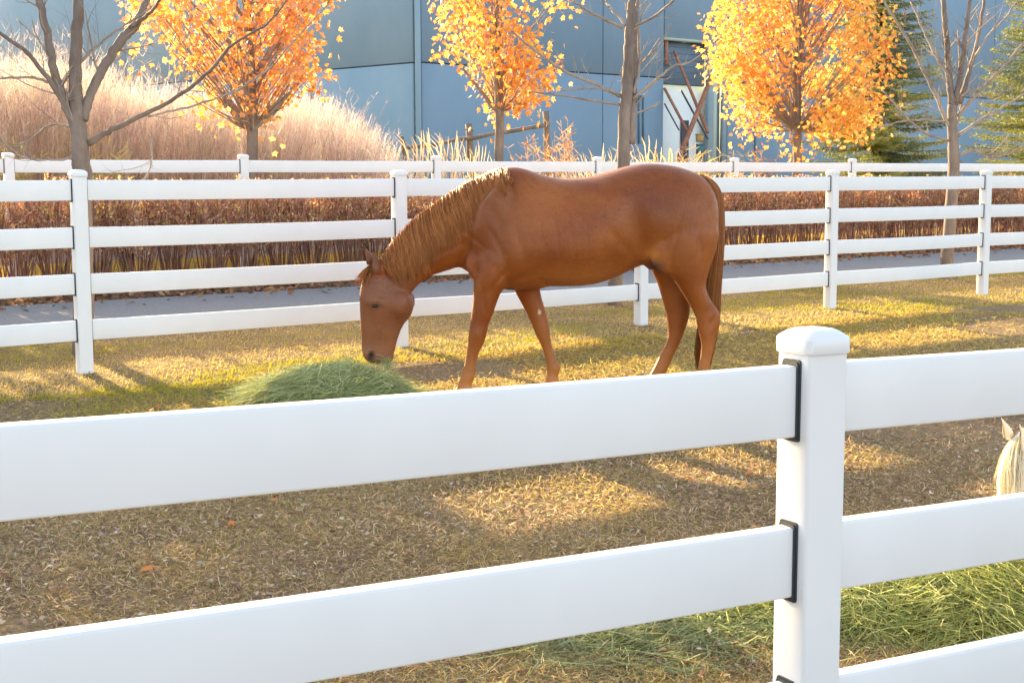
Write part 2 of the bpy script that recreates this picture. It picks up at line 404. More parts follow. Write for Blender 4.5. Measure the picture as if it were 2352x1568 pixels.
slab('bay_post', dR, wall_s(1663, 200, dR)[0], sj[3], ZB, zt, .04, .3, M_POST)
# conduit frame and downpipe on the wall
for pa, pb in (((1466, 221), (1466, 330)), ((1476, 221), (1476, 330)), ((1466, 221), (1476, 221)), ((1733, 290), (1733, 372))):
    q = []
    for pp in (pa, pb):
        s0, z0 = wall_s(pp[0], pp[1], dR); q.append(corner+dR*s0+Vector((ST, -CT, 0))*.06+Vector((0, 0, z0))-Vector(bld.location))
    mb = MB(); mb.tube([q[0], q[1]], .045, 6); link('conduit', mb.mesh('conduit', True), M_JOINT, bld)

# steel braces leaning in front of the bay
def brace(p0, p1, d0, d1, w_, m, label):
    w_ *= 1.2
    A = at(p0[0], p0[1], d0); B = at(p1[0], p1[1], d1)
    r = Vector(B-A); L_ = r.length; mb = MB(); mb.box(Matrix.Identity(4), (w_, w_*.8, L_), .012)
    o = link('steel_brace', mb.mesh('steel_brace'), m); o.location = (A+B)/2; o.rotation_euler = r.to_track_quat('Z', 'Y').to_euler()
    tag(o, label, 'brace', 'steel braces leaning at the warehouse bay'); return o
Yb = at(1590, 200, 1).x and (corner+dR*((s_l+s_r)/2)).y
brace((1556, 372), (1646, 148), Yb-4.5, Yb-1.2, .17, M_RUST, 'thick rust-brown brace leaning right across the bay opening')
brace((1549, 118), (1626, 305), Yb-.4, Yb-2.6, .12, M_RUST, 'long dark red brace sloping down right from the bay top')
brace((1526, 203), (1578, 300), Yb-.9, Yb-2.3, .11, M_RUST, 'short dark red brace at the left side of the bay')
brace((1564, 207), (1626, 320), Yb-1.0, Yb-2.9, .075, M_STEEL, 'thin dark brace sloping right in front of the pale bay wall')
brace((1526, 238), (1560, 300), Yb-1.0, Yb-2.3, .06, M_STEEL, 'thinnest dark brace at the lower left of the bay')
brace((1531, 90), (1531, 150), Yb-.6, Yb-.8, .14, M_RUST, 'short upright rusty steel piece at the top left corner of bay')
def crate(px, py, Y_, sz, m, label, name):
    p = at(px, py, Y_); mb = MB(); mb.box(Matrix.Identity(4), sz, .03); mb.box(Matrix.Translation((0, 0, sz[2]/2+.02)), (sz[0]+.06, sz[1]+.06, .05), .01)
    o = link(name, mb.mesh(name), m, None, (p.x, Y_, p.z)); tag(o, label, 'crate'); return o
gyb = Yb-1.4
p = at(1606, 317, gyb); 
crate(1607, 345, gyb, (.32, .4, .5), M_TEAL, 'small teal bin below the pale bay wall', 'storage_bin')
crate(1607, 318, gyb, (.36, .4, .36), M_YEL, 'faded yellow box stacked on the teal bin', 'storage_box')

# ------------------------------------------------------------------ horses
HY = 8.57
def hp(zx, zy):
    p = at(790.2+zx*.3907, 349.1+zy*.3907, HY); return p.x, p.z
hx0, _ = hp(1200, 1400); hz0 = float(zg(hx0, HY))
def hpt(zx, zy):
    x, z = hp(zx, zy); return x-hx0, z-hz0
def catmull(A, n):
    A = np.asarray(A, float); m = len(A); out = []
    P = np.concatenate([2*A[:1]-A[1:2], A, 2*A[-1:]-A[-2:-1]])
    for i in range(m-1):
        p0, p1, p2, p3 = P[i], P[i+1], P[i+2], P[i+3]
        for k in range(n):
            t = k/n
            out.append(.5*((2*p1)+(-p0+p2)*t+(2*p0-5*p1+4*p2-p3)*t*t+(-p0+3*p1-3*p2+p3)*t**3))
    out.append(A[-1]); return np.array(out)
def loft(mb, secs, n=28, sub=5, power=1.0):
    """secs: (ptA, ptB, halfwidth, ycentre, egg) ; egg>0 = wider towards ptB"""
    A = []
    for s in secs:
        a = hpt(*s[0]); b = hpt(*s[1]); A.append([*a, *b, s[2], s[3] if len(s) > 3 else 0, s[4] if len(s) > 4 else 0])
    R = catmull(A, sub); m = len(R)
    ph = np.linspace(0, 2*np.pi, n, endpoint=False); V = []
    for r in R:
        c = np.array([(r[0]+r[2])/2, (r[1]+r[3])/2]); ax = np.array([(r[0]-r[2])/2, (r[1]-r[3])/2])
        cs, sn = np.cos(ph), np.sin(ph)
        sn = np.sign(sn)*np.abs(sn)**power
        wv = r[4]*(1-r[6]*cs)
        V.append(np.stack([c[0]+ax[0]*cs, r[5]+wv*sn, c[1]+ax[1]*cs], -1))
    V = np.concatenate(V+[V[0].mean(0)[None], V[-1].mean(0)[None]])
    i = np.arange(m-1)[:, None]*n; j = np.arange(n)[None]; j2 = (j+1) % n
    F = np.stack([i+j, i+j2, i+n+j2, i+n+j], -1).reshape(-1, 4)
    F3 = [(m*n, (k+1) % n, k) for k in range(n)]+[(m*n+1, (m-1)*n+k, (m-1)*n+(k+1) % n) for k in range(n)]
    mb.add(V, F, F3)
def blob(mb, zx, zy, y, rx, ry, rz, ang=0):
    """ellipsoid; centre in traced coordinates, radii in metres, ang rotates in the side plane"""
    x, z = hpt(zx, zy); u = np.linspace(0, np.pi, 13)[1:-1]; v = np.linspace(0, 2*np.pi, 20, endpoint=False)
    V = np.array([(rx*math.sin(a)*math.cos(b), ry*math.sin(a)*math.sin(b), rz*math.cos(a)) for a in u for b in v]+[(0, 0, rz), (0, 0, -rz)])
    c, s = math.cos(ang), math.sin(ang)
    V = np.stack([x+V[:, 0]*c+V[:, 2]*s, y+V[:, 1], z-V[:, 0]*s+V[:, 2]*c], -1); n = 20; m = len(u)
    i = np.arange(m-1)[:, None]*n; j = np.arange(n)[None]; j2 = (j+1) % n
    F = np.stack([i+j, i+n+j, i+n+j2, i+j2], -1).reshape(-1, 4)
    F3 = [(m*n, k, (k+1) % n) for k in range(n)]+[(m*n+1, (m-1)*n+(k+1) % n, (m-1)*n+k) for k in range(n)]
    mb.add(V, F, F3)
HEADYAW = math.radians(9)
def body_mesh():
    mb = MB()
    # trunk
    loft(mb, [((722, 380), (722, 590), .07, 0, 0), ((745, 300), (742, 690), .14, 0, .05), ((790, 195), (785, 745), .185, 0, .1), ((850, 140), (850, 788), .20, 0, .15),
              ((930, 100), (930, 805), .215, 0, .25), ((1000, 88), (1000, 812), .245, 0, .28), ((1080, 104), (1080, 806), .27, 0, .22),
              ((1150, 130), (1150, 790), .285, 0, .15), ((1270, 154), (1270, 789), .30, 0, .10), ((1400, 150), (1400, 785), .305, 0, .07), ((1500, 129), (1500, 768), .30, 0, .02),
              ((1600, 100), (1600, 733), .285, 0, -.02), ((1700, 76), (1700, 684), .27, 0, -.02), ((1780, 68), (1785, 655), .262, 0, 0), ((1860, 71), (1870, 655), .262, 0, .02),
              ((1950, 84), (1965, 670), .262, 0, .05), ((2040, 113), (2060, 690), .245, 0, .1), ((2110, 148), (2120, 640), .21, 0, .12), ((2165, 215), (2178, 540), .155, 0, .05), ((2196, 300), (2196, 450), .06, 0, 0)], n=40, power=.92)
    # neck
    loft(mb, [((1010, 95), (860, 760), .13, 0, .2), ((910, 110), (745, 715), .165, 0, .2), ((800, 158), (680, 678), .15, 0, .25), ((700, 208), (620, 693), .125, 0, .25), ((600, 275), (560, 712), .105, 0, .22),
              ((500, 350), (505, 732), .092, 0, .2), ((405, 430), (455, 765), .083, 0, .15), ((320, 520), (418, 800), .077, 0, .1), ((255, 600), (395, 830), .072, 0, 0), ((225, 650), (370, 850), .065, 0, 0)], n=32)
    # head
    hm = MB()
    loft(hm, [((205, 615), (330, 730), .04, 0, 0), ((160, 655), (372, 800), .070, 0, 0), ((122, 715), (396, 850), .083, 0, .05), ((100, 790), (407, 885), .095, 0, 0), ((95, 850), (406, 925), .098, 0, -.05),
              ((96, 915), (388, 970), .088, 0, -.05), ((98, 980), (350, 1015), .074, 0, -.08), ((100, 1045), (325, 1070), .064, 0, -.05), ((102, 1105), (308, 1125), .056, 0, 0), ((106, 1160), (298, 1165), .056, 0, 0),
              ((118, 1200), (292, 1198), .055, 0, 0), ((140, 1228), (284, 1225), .044, 0, 0), ((170, 1243), (262, 1240), .02, 0, 0)], n=32, power=.85)
    for sgn in (-1, 1):
        blob(hm, 345, 890, sgn*.062, .065, .04, .085, .25)        # cheek
        blob(hm, 195, 872, sgn*.081, .045, .026, .028, -.2)       # brow
        blob(hm, 200, 905, sgn*.075, .035, .02, .02, 0)
        blob(hm, 215, 990, sgn*.062, .016, .012, .10, -.12)       # facial crest
        blob(hm, 150, 1180, sgn*.045, .032, .022, .035, .1)       # nostril rim
        blob(hm, 235, 690, sgn*.045, .045, .035, .05, 0)           # ear base
    blob(hm, 255, 1205, 0, .042, .04, .035, 0)
    V = np.concatenate(hm.V); px, pz = hpt(300, 700)
    c, s = math.cos(HEADYAW), math.sin(HEADYAW); dx = V[:, 0]-px; dy = V[:, 1].copy()
    V[:, 0] = px+dx*c+dy*s*(-1)*-1*0+dy*s; V[:, 1] = dx*s+dy*c
    hv = V; o = 0
    mb.add(hv, np.concatenate(hm.F4), np.concatenate(hm.F3))
    # legs
    loft(mb, [((775, 470), (1000, 620), .06, -.13), ((770, 600), (975, 720), .082, -.135), ((766, 700), (950, 785), .08, -.135), ((762, 790), (922, 822), .07, -.13), ((760, 860), (902, 872), .06, -.13), ((752, 930), (880, 937), .051, -.13), ((743, 1000), (852, 1003), .044, -.13),
              ((735, 1050), (842, 1058), .045, -.13), ((728, 1105), (826, 1113), .039, -.13), ((722, 1150), (800, 1158), .030, -.13), ((713, 1215), (784, 1225), .027, -.13), ((701, 1262), (777, 1275), .031, -.13),
              ((689, 1300), (772, 1314), .035, -.13), ((674, 1342), (757, 1348), .032, -.13), ((657, 1378), (762, 1375), .044, -.13), ((640, 1428), (768, 1428), .054, -.13)], n=20)
    loft(mb, [((960, 600), (1160, 600), .06, .13), ((985, 760), (1150, 740), .07, .13), ((1005, 830), (1160, 840), .058, .13), ((1045, 905), (1178, 908), .05, .13), ((1080, 972), (1196, 970), .045, .13), ((1110, 1040), (1211, 1040), .044, .13),
              ((1130, 1090), (1216, 1085), .041, .13), ((1150, 1132), (1223, 1125), .032, .13), ((1174, 1190), (1236, 1185), .027, .13), ((1187, 1240), (1252, 1232), .029, .13), ((1191, 1285), (1279, 1280), .034, .13),
              ((1195, 1322), (1264, 1328), .032, .13), ((1185, 1352), (1268, 1352), .042, .13), ((1175, 1402), (1288, 1402), .052, .13)], n=20)
    loft(mb, [((1790, 380), (2150, 380), .09, -.12), ((1800, 480), (2185, 450), .125, -.135), ((1812, 590), (2172, 560), .122, -.135), ((1862, 675), (2135, 670), .105, -.135), ((1925, 748), (2112, 765), .085, -.135), ((1975, 825), (2122, 825), .070, -.135), ((2014, 890), (2158, 890), .057, -.13),
              ((2045, 948), (2192, 938), .049, -.13), ((2056, 1000), (2193, 1000), .045, -.13), ((2067, 1050), (2176, 1060), .041, -.13), ((2080, 1110), (2164, 1115), .035, -.13), ((2078, 1170), (2148, 1177), .031, -.13), ((2068, 1230), (2134, 1237), .031, -.13),
              ((2055, 1282), (2135, 1290), .035, -.13), ((2035, 1332), (2123, 1338), .034, -.13), ((2015, 1370), (2126, 1366), .045, -.13), ((1998, 1424), (2138, 1424), .055, -.13)], n=22)
    loft(mb, [((1790, 400), (2100, 400), .10, .13), ((1805, 560), (2110, 560), .115, .135), ((1812, 680), (2095, 690), .10, .14), ((1850, 770), (2072, 800), .08, .14), ((1886, 880), (2055, 900), .062, .14), ((1908, 970), (2047, 975), .05, .14), ((1915, 1045), (2022, 1058), .043, .14),
              ((1913, 1110), (1995, 1126), .036, .14), ((1885, 1175), (1960, 1200), .031, .14), ((1852, 1240), (1934, 1262), .032, .14), ((1825, 1295), (1912, 1306), .035, .14), ((1800, 1335), (1892, 1343), .034, .14),
              ((1780, 1362), (1888, 1362), .045, .14), ((1762, 1408), (1894, 1408), .055, .14)], n=22)
    # muscle masses
    for sgn in (-1, 1):
        blob(mb, 880, 430, sgn*.150, .12, .065, .27, .30)        # shoulder blade
        blob(mb, 900, 640, sgn*.165, .13, .055, .12, -.35)       # triceps
        blob(mb, 800, 640, sgn*.12, .09, .07, .12, 0)            # breast
        blob(mb, 1975, 380, sgn*.160, .17, .088, .19, -.15)      # quarter
        blob(mb, 1880, 560, sgn*.165, .12, .07, .17, -.25)       # stifle
    blob(mb, 1090, 700, 0, .2, .2, .12, 0)
    blob(mb, 1808, 655, 0, .052, .045, .042, .4)                 # sheath
    src = bpy.data.objects.new('tmp', mb.mesh('tmp')); COL.objects.link(src)
    md = src.modifiers.new('r', 'REMESH'); md.mode = 'VOXEL'; md.voxel_size = .0105; md.adaptivity = 0
    sm = src.modifiers.new('s', 'SMOOTH'); sm.factor = .5; sm.iterations = 9
    dg = bpy.context.evaluated_depsgraph_get(); ev = src.evaluated_get(dg); me = bpy.data.meshes.new_from_object(ev)
    bpy.data.objects.remove(src)
    n = len(me.vertices); V = np.empty(n*3); me.vertices.foreach_get('co', V); V = V.reshape(-1, 3)
    NN = np.empty(n*3); me.vertices.foreach_get('normal', NN); NN = NN.reshape(-1, 3)
    x, y, z = V[:, 0], V[:, 1], V[:, 2]; side = np.sign(y); wy = np.abs(NN[:, 1])
    def G(zx, zy, rx, rz, ang=0):
        cx_, cz_ = hpt(zx, zy); dx, dz = x-cx_, z-cz_; c, s = math.cos(ang), math.sin(ang)
        return np.exp(-(((dx*c+dz*s)/rx)**2+((-dx*s+dz*c)/rz)**2))
    d = np.zeros(n)
    for zx, zy, rx, rz, ang, amp in ((1700, 420, .07, .17, .15, -.028), (1745, 560, .05, .10, .3, -.022), (1010, 430, .03, .22, .25, -.012), (735, 590, .08, .13, -.4, -.045), (775, 690, .03, .06, 0, -.02), (845, 300, .035, .16, .5, -.012),
                                (1015, 740, .12, .03, .45, -.018), (1850, 300, .05, .12, .4, -.006), (1230, 600, .35, .10, .0, .008), (1350, 330, .2, .08, 0, .006), (2060, 500, .02, .16, .15, -.010),
                                (640, 560, .16, .02, .45, -.010), (900, 520, .02, .10, .5, -.008), (280, 800, .035, .03, 0, -.006), (300, 1000, .05, .05, 0, -.008), (155, 1000, .03, .10, 0, -.005),
                                (230, 860, .03, .012, 0, -.004), (1160, 470, .014, .15, .15, -.0032), (1240, 470, .014, .16, .15, -.0032), (1325, 480, .014, .16, .15, -.003), (1410, 480, .014, .16, .15, -.0025), (1500, 470, .014, .14, .15, -.002), (1640, 560, .03, .16, .75, -.010), (930, 720, .10, .016, .9, -.012), (1930, 480, .012, .22, -.2, -.006), (700, 450, .012, .20, .9, -.008), (1000, 250, .012, .16, .5, -.006)):
        d += amp*G(zx, zy, rx, rz, ang)
    # hock, knee and tendon grooves
    for zx, zy, rx, rz, ang, amp in ((2140, 985, .018, .05, -.5, -.008), (2135, 890, .012, .07, -.3, -.014), (2075, 1180, 1, .001, 0, 0), (785, 1060, .03, .03, 0, .004), (770, 1180, .008, .08, .1, -.006), (2110, 1190, .008, .08, .1, -.005), (830, 880, .012, .10, .1, -.006)):
        d += amp*G(zx, zy, rx, rz, ang)
    V[:, 1] += d*side*wy
    # nostril dent
    for sgn in (-1, 1):
        cx_, cz_ = hpt(168, 1188); cy = sgn*.055-.02
        m_ = np.exp(-(((x-cx_)/.013)**2+((z-cz_)/.019)**2))*(side*1.0 == sgn)
        V[:, 1] -= sgn*m_*.016
    x, y, z = V[:, 0], V[:, 1], V[:, 2]
    me.vertices.foreach_set('co', V.ravel()); me.update()
    # coat colour
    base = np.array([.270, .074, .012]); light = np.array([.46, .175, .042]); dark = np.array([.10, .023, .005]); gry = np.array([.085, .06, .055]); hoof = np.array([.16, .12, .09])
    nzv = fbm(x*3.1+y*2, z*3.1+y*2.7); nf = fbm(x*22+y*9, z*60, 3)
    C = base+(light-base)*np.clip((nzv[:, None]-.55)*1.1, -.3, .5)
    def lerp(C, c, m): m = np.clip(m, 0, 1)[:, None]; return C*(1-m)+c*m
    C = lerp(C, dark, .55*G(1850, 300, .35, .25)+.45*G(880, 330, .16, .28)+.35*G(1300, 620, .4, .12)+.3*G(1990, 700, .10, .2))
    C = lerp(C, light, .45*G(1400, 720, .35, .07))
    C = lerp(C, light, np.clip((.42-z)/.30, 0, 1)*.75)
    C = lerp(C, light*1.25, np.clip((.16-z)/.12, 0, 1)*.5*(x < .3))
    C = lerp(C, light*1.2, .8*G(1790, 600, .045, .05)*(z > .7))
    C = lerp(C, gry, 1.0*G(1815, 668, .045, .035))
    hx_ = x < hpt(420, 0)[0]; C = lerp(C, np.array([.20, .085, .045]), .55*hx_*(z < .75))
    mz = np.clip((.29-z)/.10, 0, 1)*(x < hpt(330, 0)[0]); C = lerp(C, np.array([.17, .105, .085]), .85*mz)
    for sgn in (-1, 1):
        C = lerp(C, np.array([.018, .012, .01]), 1.3*G(166, 1190, .015, .026)*(side == sgn)*(wy > .2))
    C = lerp(C, np.array([.07, .03, .018]), .75*G(207, 893, .032, .020)*hx_)
    C = lerp(C, np.array([.62, .50, .40]), 1.2*(G(1150, 948, .009, .018, .5) > .4)*(y > 0)*(x > 0-.4))
    hm_ = (z < .052+.0)*(~hx_); C = lerp(C, hoof, hm_*1.0)
    C *= (.96+.08*nf)[:, None]
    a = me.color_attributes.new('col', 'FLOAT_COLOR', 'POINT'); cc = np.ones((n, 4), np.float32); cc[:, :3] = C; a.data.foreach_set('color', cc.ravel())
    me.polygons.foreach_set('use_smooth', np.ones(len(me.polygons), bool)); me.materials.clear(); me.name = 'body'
    return me
def headrot(P):
    P = np.array(P, float); px, pz = hpt(300, 700); c, s = math.cos(HEADYAW), math.sin(HEADYAW)
    dx = P[..., 0]-px; dy = P[..., 1].copy(); P[..., 0] = px+dx*c+dy*s; P[..., 1] = dx*s+dy*c; return P
def ear_mesh(tip, base_l, base_r, yc, col, inner):
    """hollow pointed ear opening to the front"""
    mb = MB(); tx, tz = hpt(*tip); lx, lz = hpt(*base_l); rx_, rz_ = hpt(*base_r)
    n = 9; rows = 12; Vo = []; Vi = []
    for r in range(rows+1):
        t = r/rows; wv = (1-t)**.75*(1+.55*math.sin(math.pi*min(t*1.3, 1)))*(.98)
        cx_ = (lx+rx_)/2*(1-t)+tx*t+.012*math.sin(math.pi*t); cz_ = (lz+rz_)/2*(1-t)+tz*t; hw = math.hypot(rx_-lx, rz_-lz)/2*wv*.92
        for k in range(n):
            a = math.pi*(-.12+1.24*k/(n-1)) # open towards -x (front)
            Vo.append((cx_+hw*math.sin(a)*1.0-hw*.2, yc-hw*math.cos(a), cz_)); hi = max(hw-.004, .0005)
            Vi.append((cx_+hi*math.sin(a)*1.0-hi*.2, yc-hi*math.cos(a), cz_))
    nv = len(Vo); V = headrot(np.array(Vo+Vi)); F = []
    for r in range(rows):
        for k in range(n-1):
            q = (r*n+k, r*n+k+1, (r+1)*n+k+1, (r+1)*n+k); F.append(q); F.append(tuple(nv+i for i in q[::-1]))
        for k in (0, n-1): F.append((r*n+k, (r+1)*n+k, nv+(r+1)*n+k, nv+r*n+k))
    C = np.tile(np.array(col, float), (2*nv, 1)); C[nv:] = inner
    mb.V = [V]; mb.F4 = [np.array(F)]; mb.F3 = []; mb.C = [C]
    return mb.mesh('ear', True)
def strands(roots, tips, mids, rad, cols, sides=3, seg=9, seed=1, wav=.006, curl=None):
    """vectorised tapered hair locks. roots/tips/mids: (N,3)"""
    r = rng(seed); N_ = len(roots); t = np.linspace(0, 1, seg)[None, :, None]
    P = roots[:, None]*(1-t)**2+2*mids[:, None]*t*(1-t)+tips[:, None]*t**2
    ph = r.random((N_, 1))*6.28; fr = r.uniform(4, 9, (N_, 1)); tt = np.linspace(0, 1, seg)[None]
    am = wav*r.uniform(.3, 1.6, (N_, 1))*tt
    P[:, :, 0] += am*np.sin(ph+fr*tt); P[:, :, 1] += am*.7*np.cos(ph*1.7+fr*tt)
    T = np.gradient(P, axis=1); T /= np.linalg.norm(T, axis=2, keepdims=True)+1e-9
    U = np.cross(T, np.array([0.3, 1, .1])); U /= np.linalg.norm(U, axis=2, keepdims=True)+1e-9; W = np.cross(T, U)
    R = rad[:, None]*(1-.85*tt**1.6); an = np.linspace(0, 2*np.pi, sides, endpoint=False)
    V = P[:, :, None]+R[:, :, None, None]*(U[:, :, None]*np.cos(an)[None, None, :, None]+W[:, :, None]*np.sin(an)[None, None, :, None])
    i = (np.arange(N_)*seg*sides)[:, None, None]+(np.arange(seg-1)*sides)[None, :, None]+np.arange(sides)[None, None]
    j2 = (np.arange(N_)*seg*sides)[:, None, None]+(np.arange(seg-1)*sides)[None, :, None]+((np.arange(sides)+1) % sides)[None, None]
    F = np.stack([i, j2, j2+sides, i+sides], -1).reshape(-1, 4)
    C = np.repeat(cols, seg*sides, axis=0)
    return V.reshape(-1, 3), F, C
def polyline_pts(pts, u, fn=hpt):
    P = np.array([fn(*p) for p in pts]); P = catmull(P, 8); d = np.concatenate([[0], np.cumsum(np.linalg.norm(np.diff(P, axis=0), axis=1))]); d /= d[-1]
    return np.stack([np.interp(u, d, P[:, 0]), np.interp(u, d, P[:, 1])], -1)
def mane_mesh(c1, c2, seed=3, N_=4200):
    r = rng(seed); u = r.random(N_); nl = 84; jn = (r.random(nl+1)-.5)*.6; li = np.clip((u*nl).astype(int), 0, nl-1); ul = (li+.5+jn[li])/nl; ut = np.clip(np.where(r.random(N_) < .8, ul+(u-ul)*.5, u), 0, 1); ll = (.84+.26*r.random(nl))[li]
    cr = polyline_pts([(958, 92), (900, 98), (820, 130), (700, 188), (600, 252), (500, 322), (400, 402), (330, 476), (262, 560), (215, 628)], u)
    cpts = np.array([hpt(*p) for p in [(958, 92), (900, 98), (820, 130), (700, 188), (600, 252), (500, 322), (400, 402), (330, 476), (262, 560), (215, 628)]]); ept = np.array([hpt(*p) for p in [(1000, 185), (945, 270), (885, 345), (765, 440), (662, 545), (568, 640), (455, 735), (385, 768), (322, 760), (285, 715)]])
    cu = np.concatenate([[0], np.cumsum(np.linalg.norm(np.diff(cpts, axis=0), axis=1))]); cu /= cu[-1]; ua = np.clip(ut+.010*r.normal(size=N_), 0, 1)
    en = np.stack([np.interp(ua, cu, ept[:, 0]), np.interp(ua, cu, ept[:, 1])], -1)
    lenf = np.clip(r.beta(6, 1.2, N_), .35, 1.0); clump = ll; lenf = np.clip(lenf*clump, .3, 1.12)
    tips = np.stack([cr[:, 0]+(en[:, 0]-cr[:, 0])*lenf, np.zeros(N_), cr[:, 1]+(en[:, 1]-cr[:, 1])*lenf], -1)
    hw = np.interp(u, [0, .15, .4, .7, 1], [.185, .150, .118, .097, .082])
    roots = np.stack([cr[:, 0]+r.normal(0, .008, N_), r.normal(0, .012, N_), cr[:, 1]-.012+r.normal(0, .006, N_)], -1)
    tips[:, 1] = -hw*(1.0+.10*r.random(N_))*np.clip(lenf*1.25, .3, 1.05)-.012
    far = r.random(N_) < .10
    tips[far, 1] *= -1.0
    cl = (vnoise(u*60, u*0+7.7)-.5)*.03; tips[:, 0] += cl
    mids = roots*.5+tips*.5; mids[:, 1] = np.where(far, 1, -1)*hw*.95; mids[:, 2] = roots[:, 2]*.62+tips[:, 2]*.38; mids[:, 0] += -.012
    k = r.random((N_, 1)); k2 = (.25+.75*r.random(nl))[li][:, None]; cols = np.array(c1)*(1-k*k2*1.6).clip(0, 1)+np.array(c2)*(k*k2*1.6).clip(0, 1)
    rad = r.uniform(.0012, .0034, N_)
    mb = MB(); V, F, C = strands(roots, tips, mids, rad, cols, seed=seed, wav=.010); mb.V = [V]; mb.F4 = [F]; mb.C = [C]; return mb.mesh('mane', True)
def forelock_mesh(c1, c2, seed=4, N_=420, ln=1.0):
    r = rng(seed); u = r.random(N_)
    rt = polyline_pts([(235, 632), (200, 635), (165, 655)], u); tp = polyline_pts([(190, 800), (150, 800), (112, 790), (92, 770)], np.clip(u+.2*r.normal(size=N_), 0, 1))
    l = r.uniform(.5, 1, N_)*ln; y0 = r.normal(0, .025, N_)
    roots = headrot(np.stack([rt[:, 0], y0*.5, rt[:, 1]], -1)); tips = np.stack([rt[:, 0]+(tp[:, 0]-rt[:, 0])*l, y0*2.0-.02, rt[:, 1]+(tp[:, 1]-rt[:, 1])*l], -1)
    if ln > 1: tips[:, 0] = rt[:, 0]+(tips[:, 0]-rt[:, 0])*.42+.004; tips[:, 1] *= 1.5
    tips[:, 0] -= .014; tips = headrot(tips); mids = (roots+tips)/2; mids[:, 0] -= .03
    cols = np.array(c1)+(np.array(c2)-np.array(c1))*r.random((N_, 1)); mb = MB()
    V, F, C = strands(roots, tips, mids, r.uniform(.0014, .0032, N_), cols, seed=seed, wav=.006); mb.V = [V]; mb.F4 = [F]; mb.C = [C]; return mb.mesh('forelock', True)
def tail_mesh(c1, c2, seed=6, N_=1500):
    r = rng(seed)
    path = [(2095, 135), (2150, 175), (2188, 250), (2200, 380), (2192, 520), (2172, 680), (2158, 820), (2145, 1000), (2118, 1180), (2110, 1320)]
    wd = [.012, .03, .036, .038, .045, .055, .06, .065, .06, .03]
    P = catmull(np.array([(*hpt(*p), w_) for p, w_ in zip(path, wd)]), 4); dd = np.linspace(0, 1, len(P))
    seg = 16; mbV = []; st = np.clip(r.random(N_)**1.4*.42, 0, .42); en = np.clip(.72+.3*r.random(N_), 0, 1); en[r.random(N_) < .25] -= .2
    tt = np.linspace(0, 1, seg)[None]; U = st[:, None]*(1-tt)+en[:, None]*tt
    px = np.interp(U, dd, P[:, 0]); pz = np.interp(U, dd, P[:, 1]); pw = np.interp(U, dd, P[:, 2])
    a = r.uniform(-1, 1, (N_, 1)); b_ = r.uniform(-1, 1, (N_, 1)); b_ *= np.sqrt(1-a*a)
    Q = np.stack([px+a*pw, b_*pw*1.1+.0*px, pz-.0*px], -1)
    ph = r.random((N_, 1))*6.28; Q[:, :, 0] += .007*tt*np.sin(ph+7*tt); Q[:, :, 1] += .007*tt*np.cos(ph*2+6*tt)
    T = np.gradient(Q, axis=1); T /= np.linalg.norm(T, axis=2, keepdims=True)+1e-9
    Uu = np.cross(T, np.array([.3, 1, .1])); Uu /= np.linalg.norm(Uu, axis=2, keepdims=True); W = np.cross(T, Uu)
    R = r.uniform(.0016, .0034, (N_, 1))*(1-.8*tt**2); an = np.linspace(0, 2*np.pi, 3, endpoint=False); sides = 3
    V = Q[:, :, None]+R[:, :, None, None]*(Uu[:, :, None]*np.cos(an)[None, None, :, None]+W[:, :, None]*np.sin(an)[None, None, :, None])
    i = (np.arange(N_)*seg*3)[:, None, None]+(np.arange(seg-1)*3)[None, :, None]+np.arange(3)[None, None]
    j2 = (np.arange(N_)*seg*3)[:, None, None]+(np.arange(seg-1)*3)[None, :, None]+((np.arange(3)+1) % 3)[None, None]
    F = np.stack([i, j2, j2+3, i+3], -1).reshape(-1, 4)
    cols = np.array(c1)+(np.array(c2)-np.array(c1))*r.random((N_, 1)); C = np.repeat(cols, seg*3, axis=0)
    mb = MB(); mb.V = [V.reshape(-1, 3)]; mb.F4 = [F]; mb.C = [C]; return mb.mesh('tail', True)
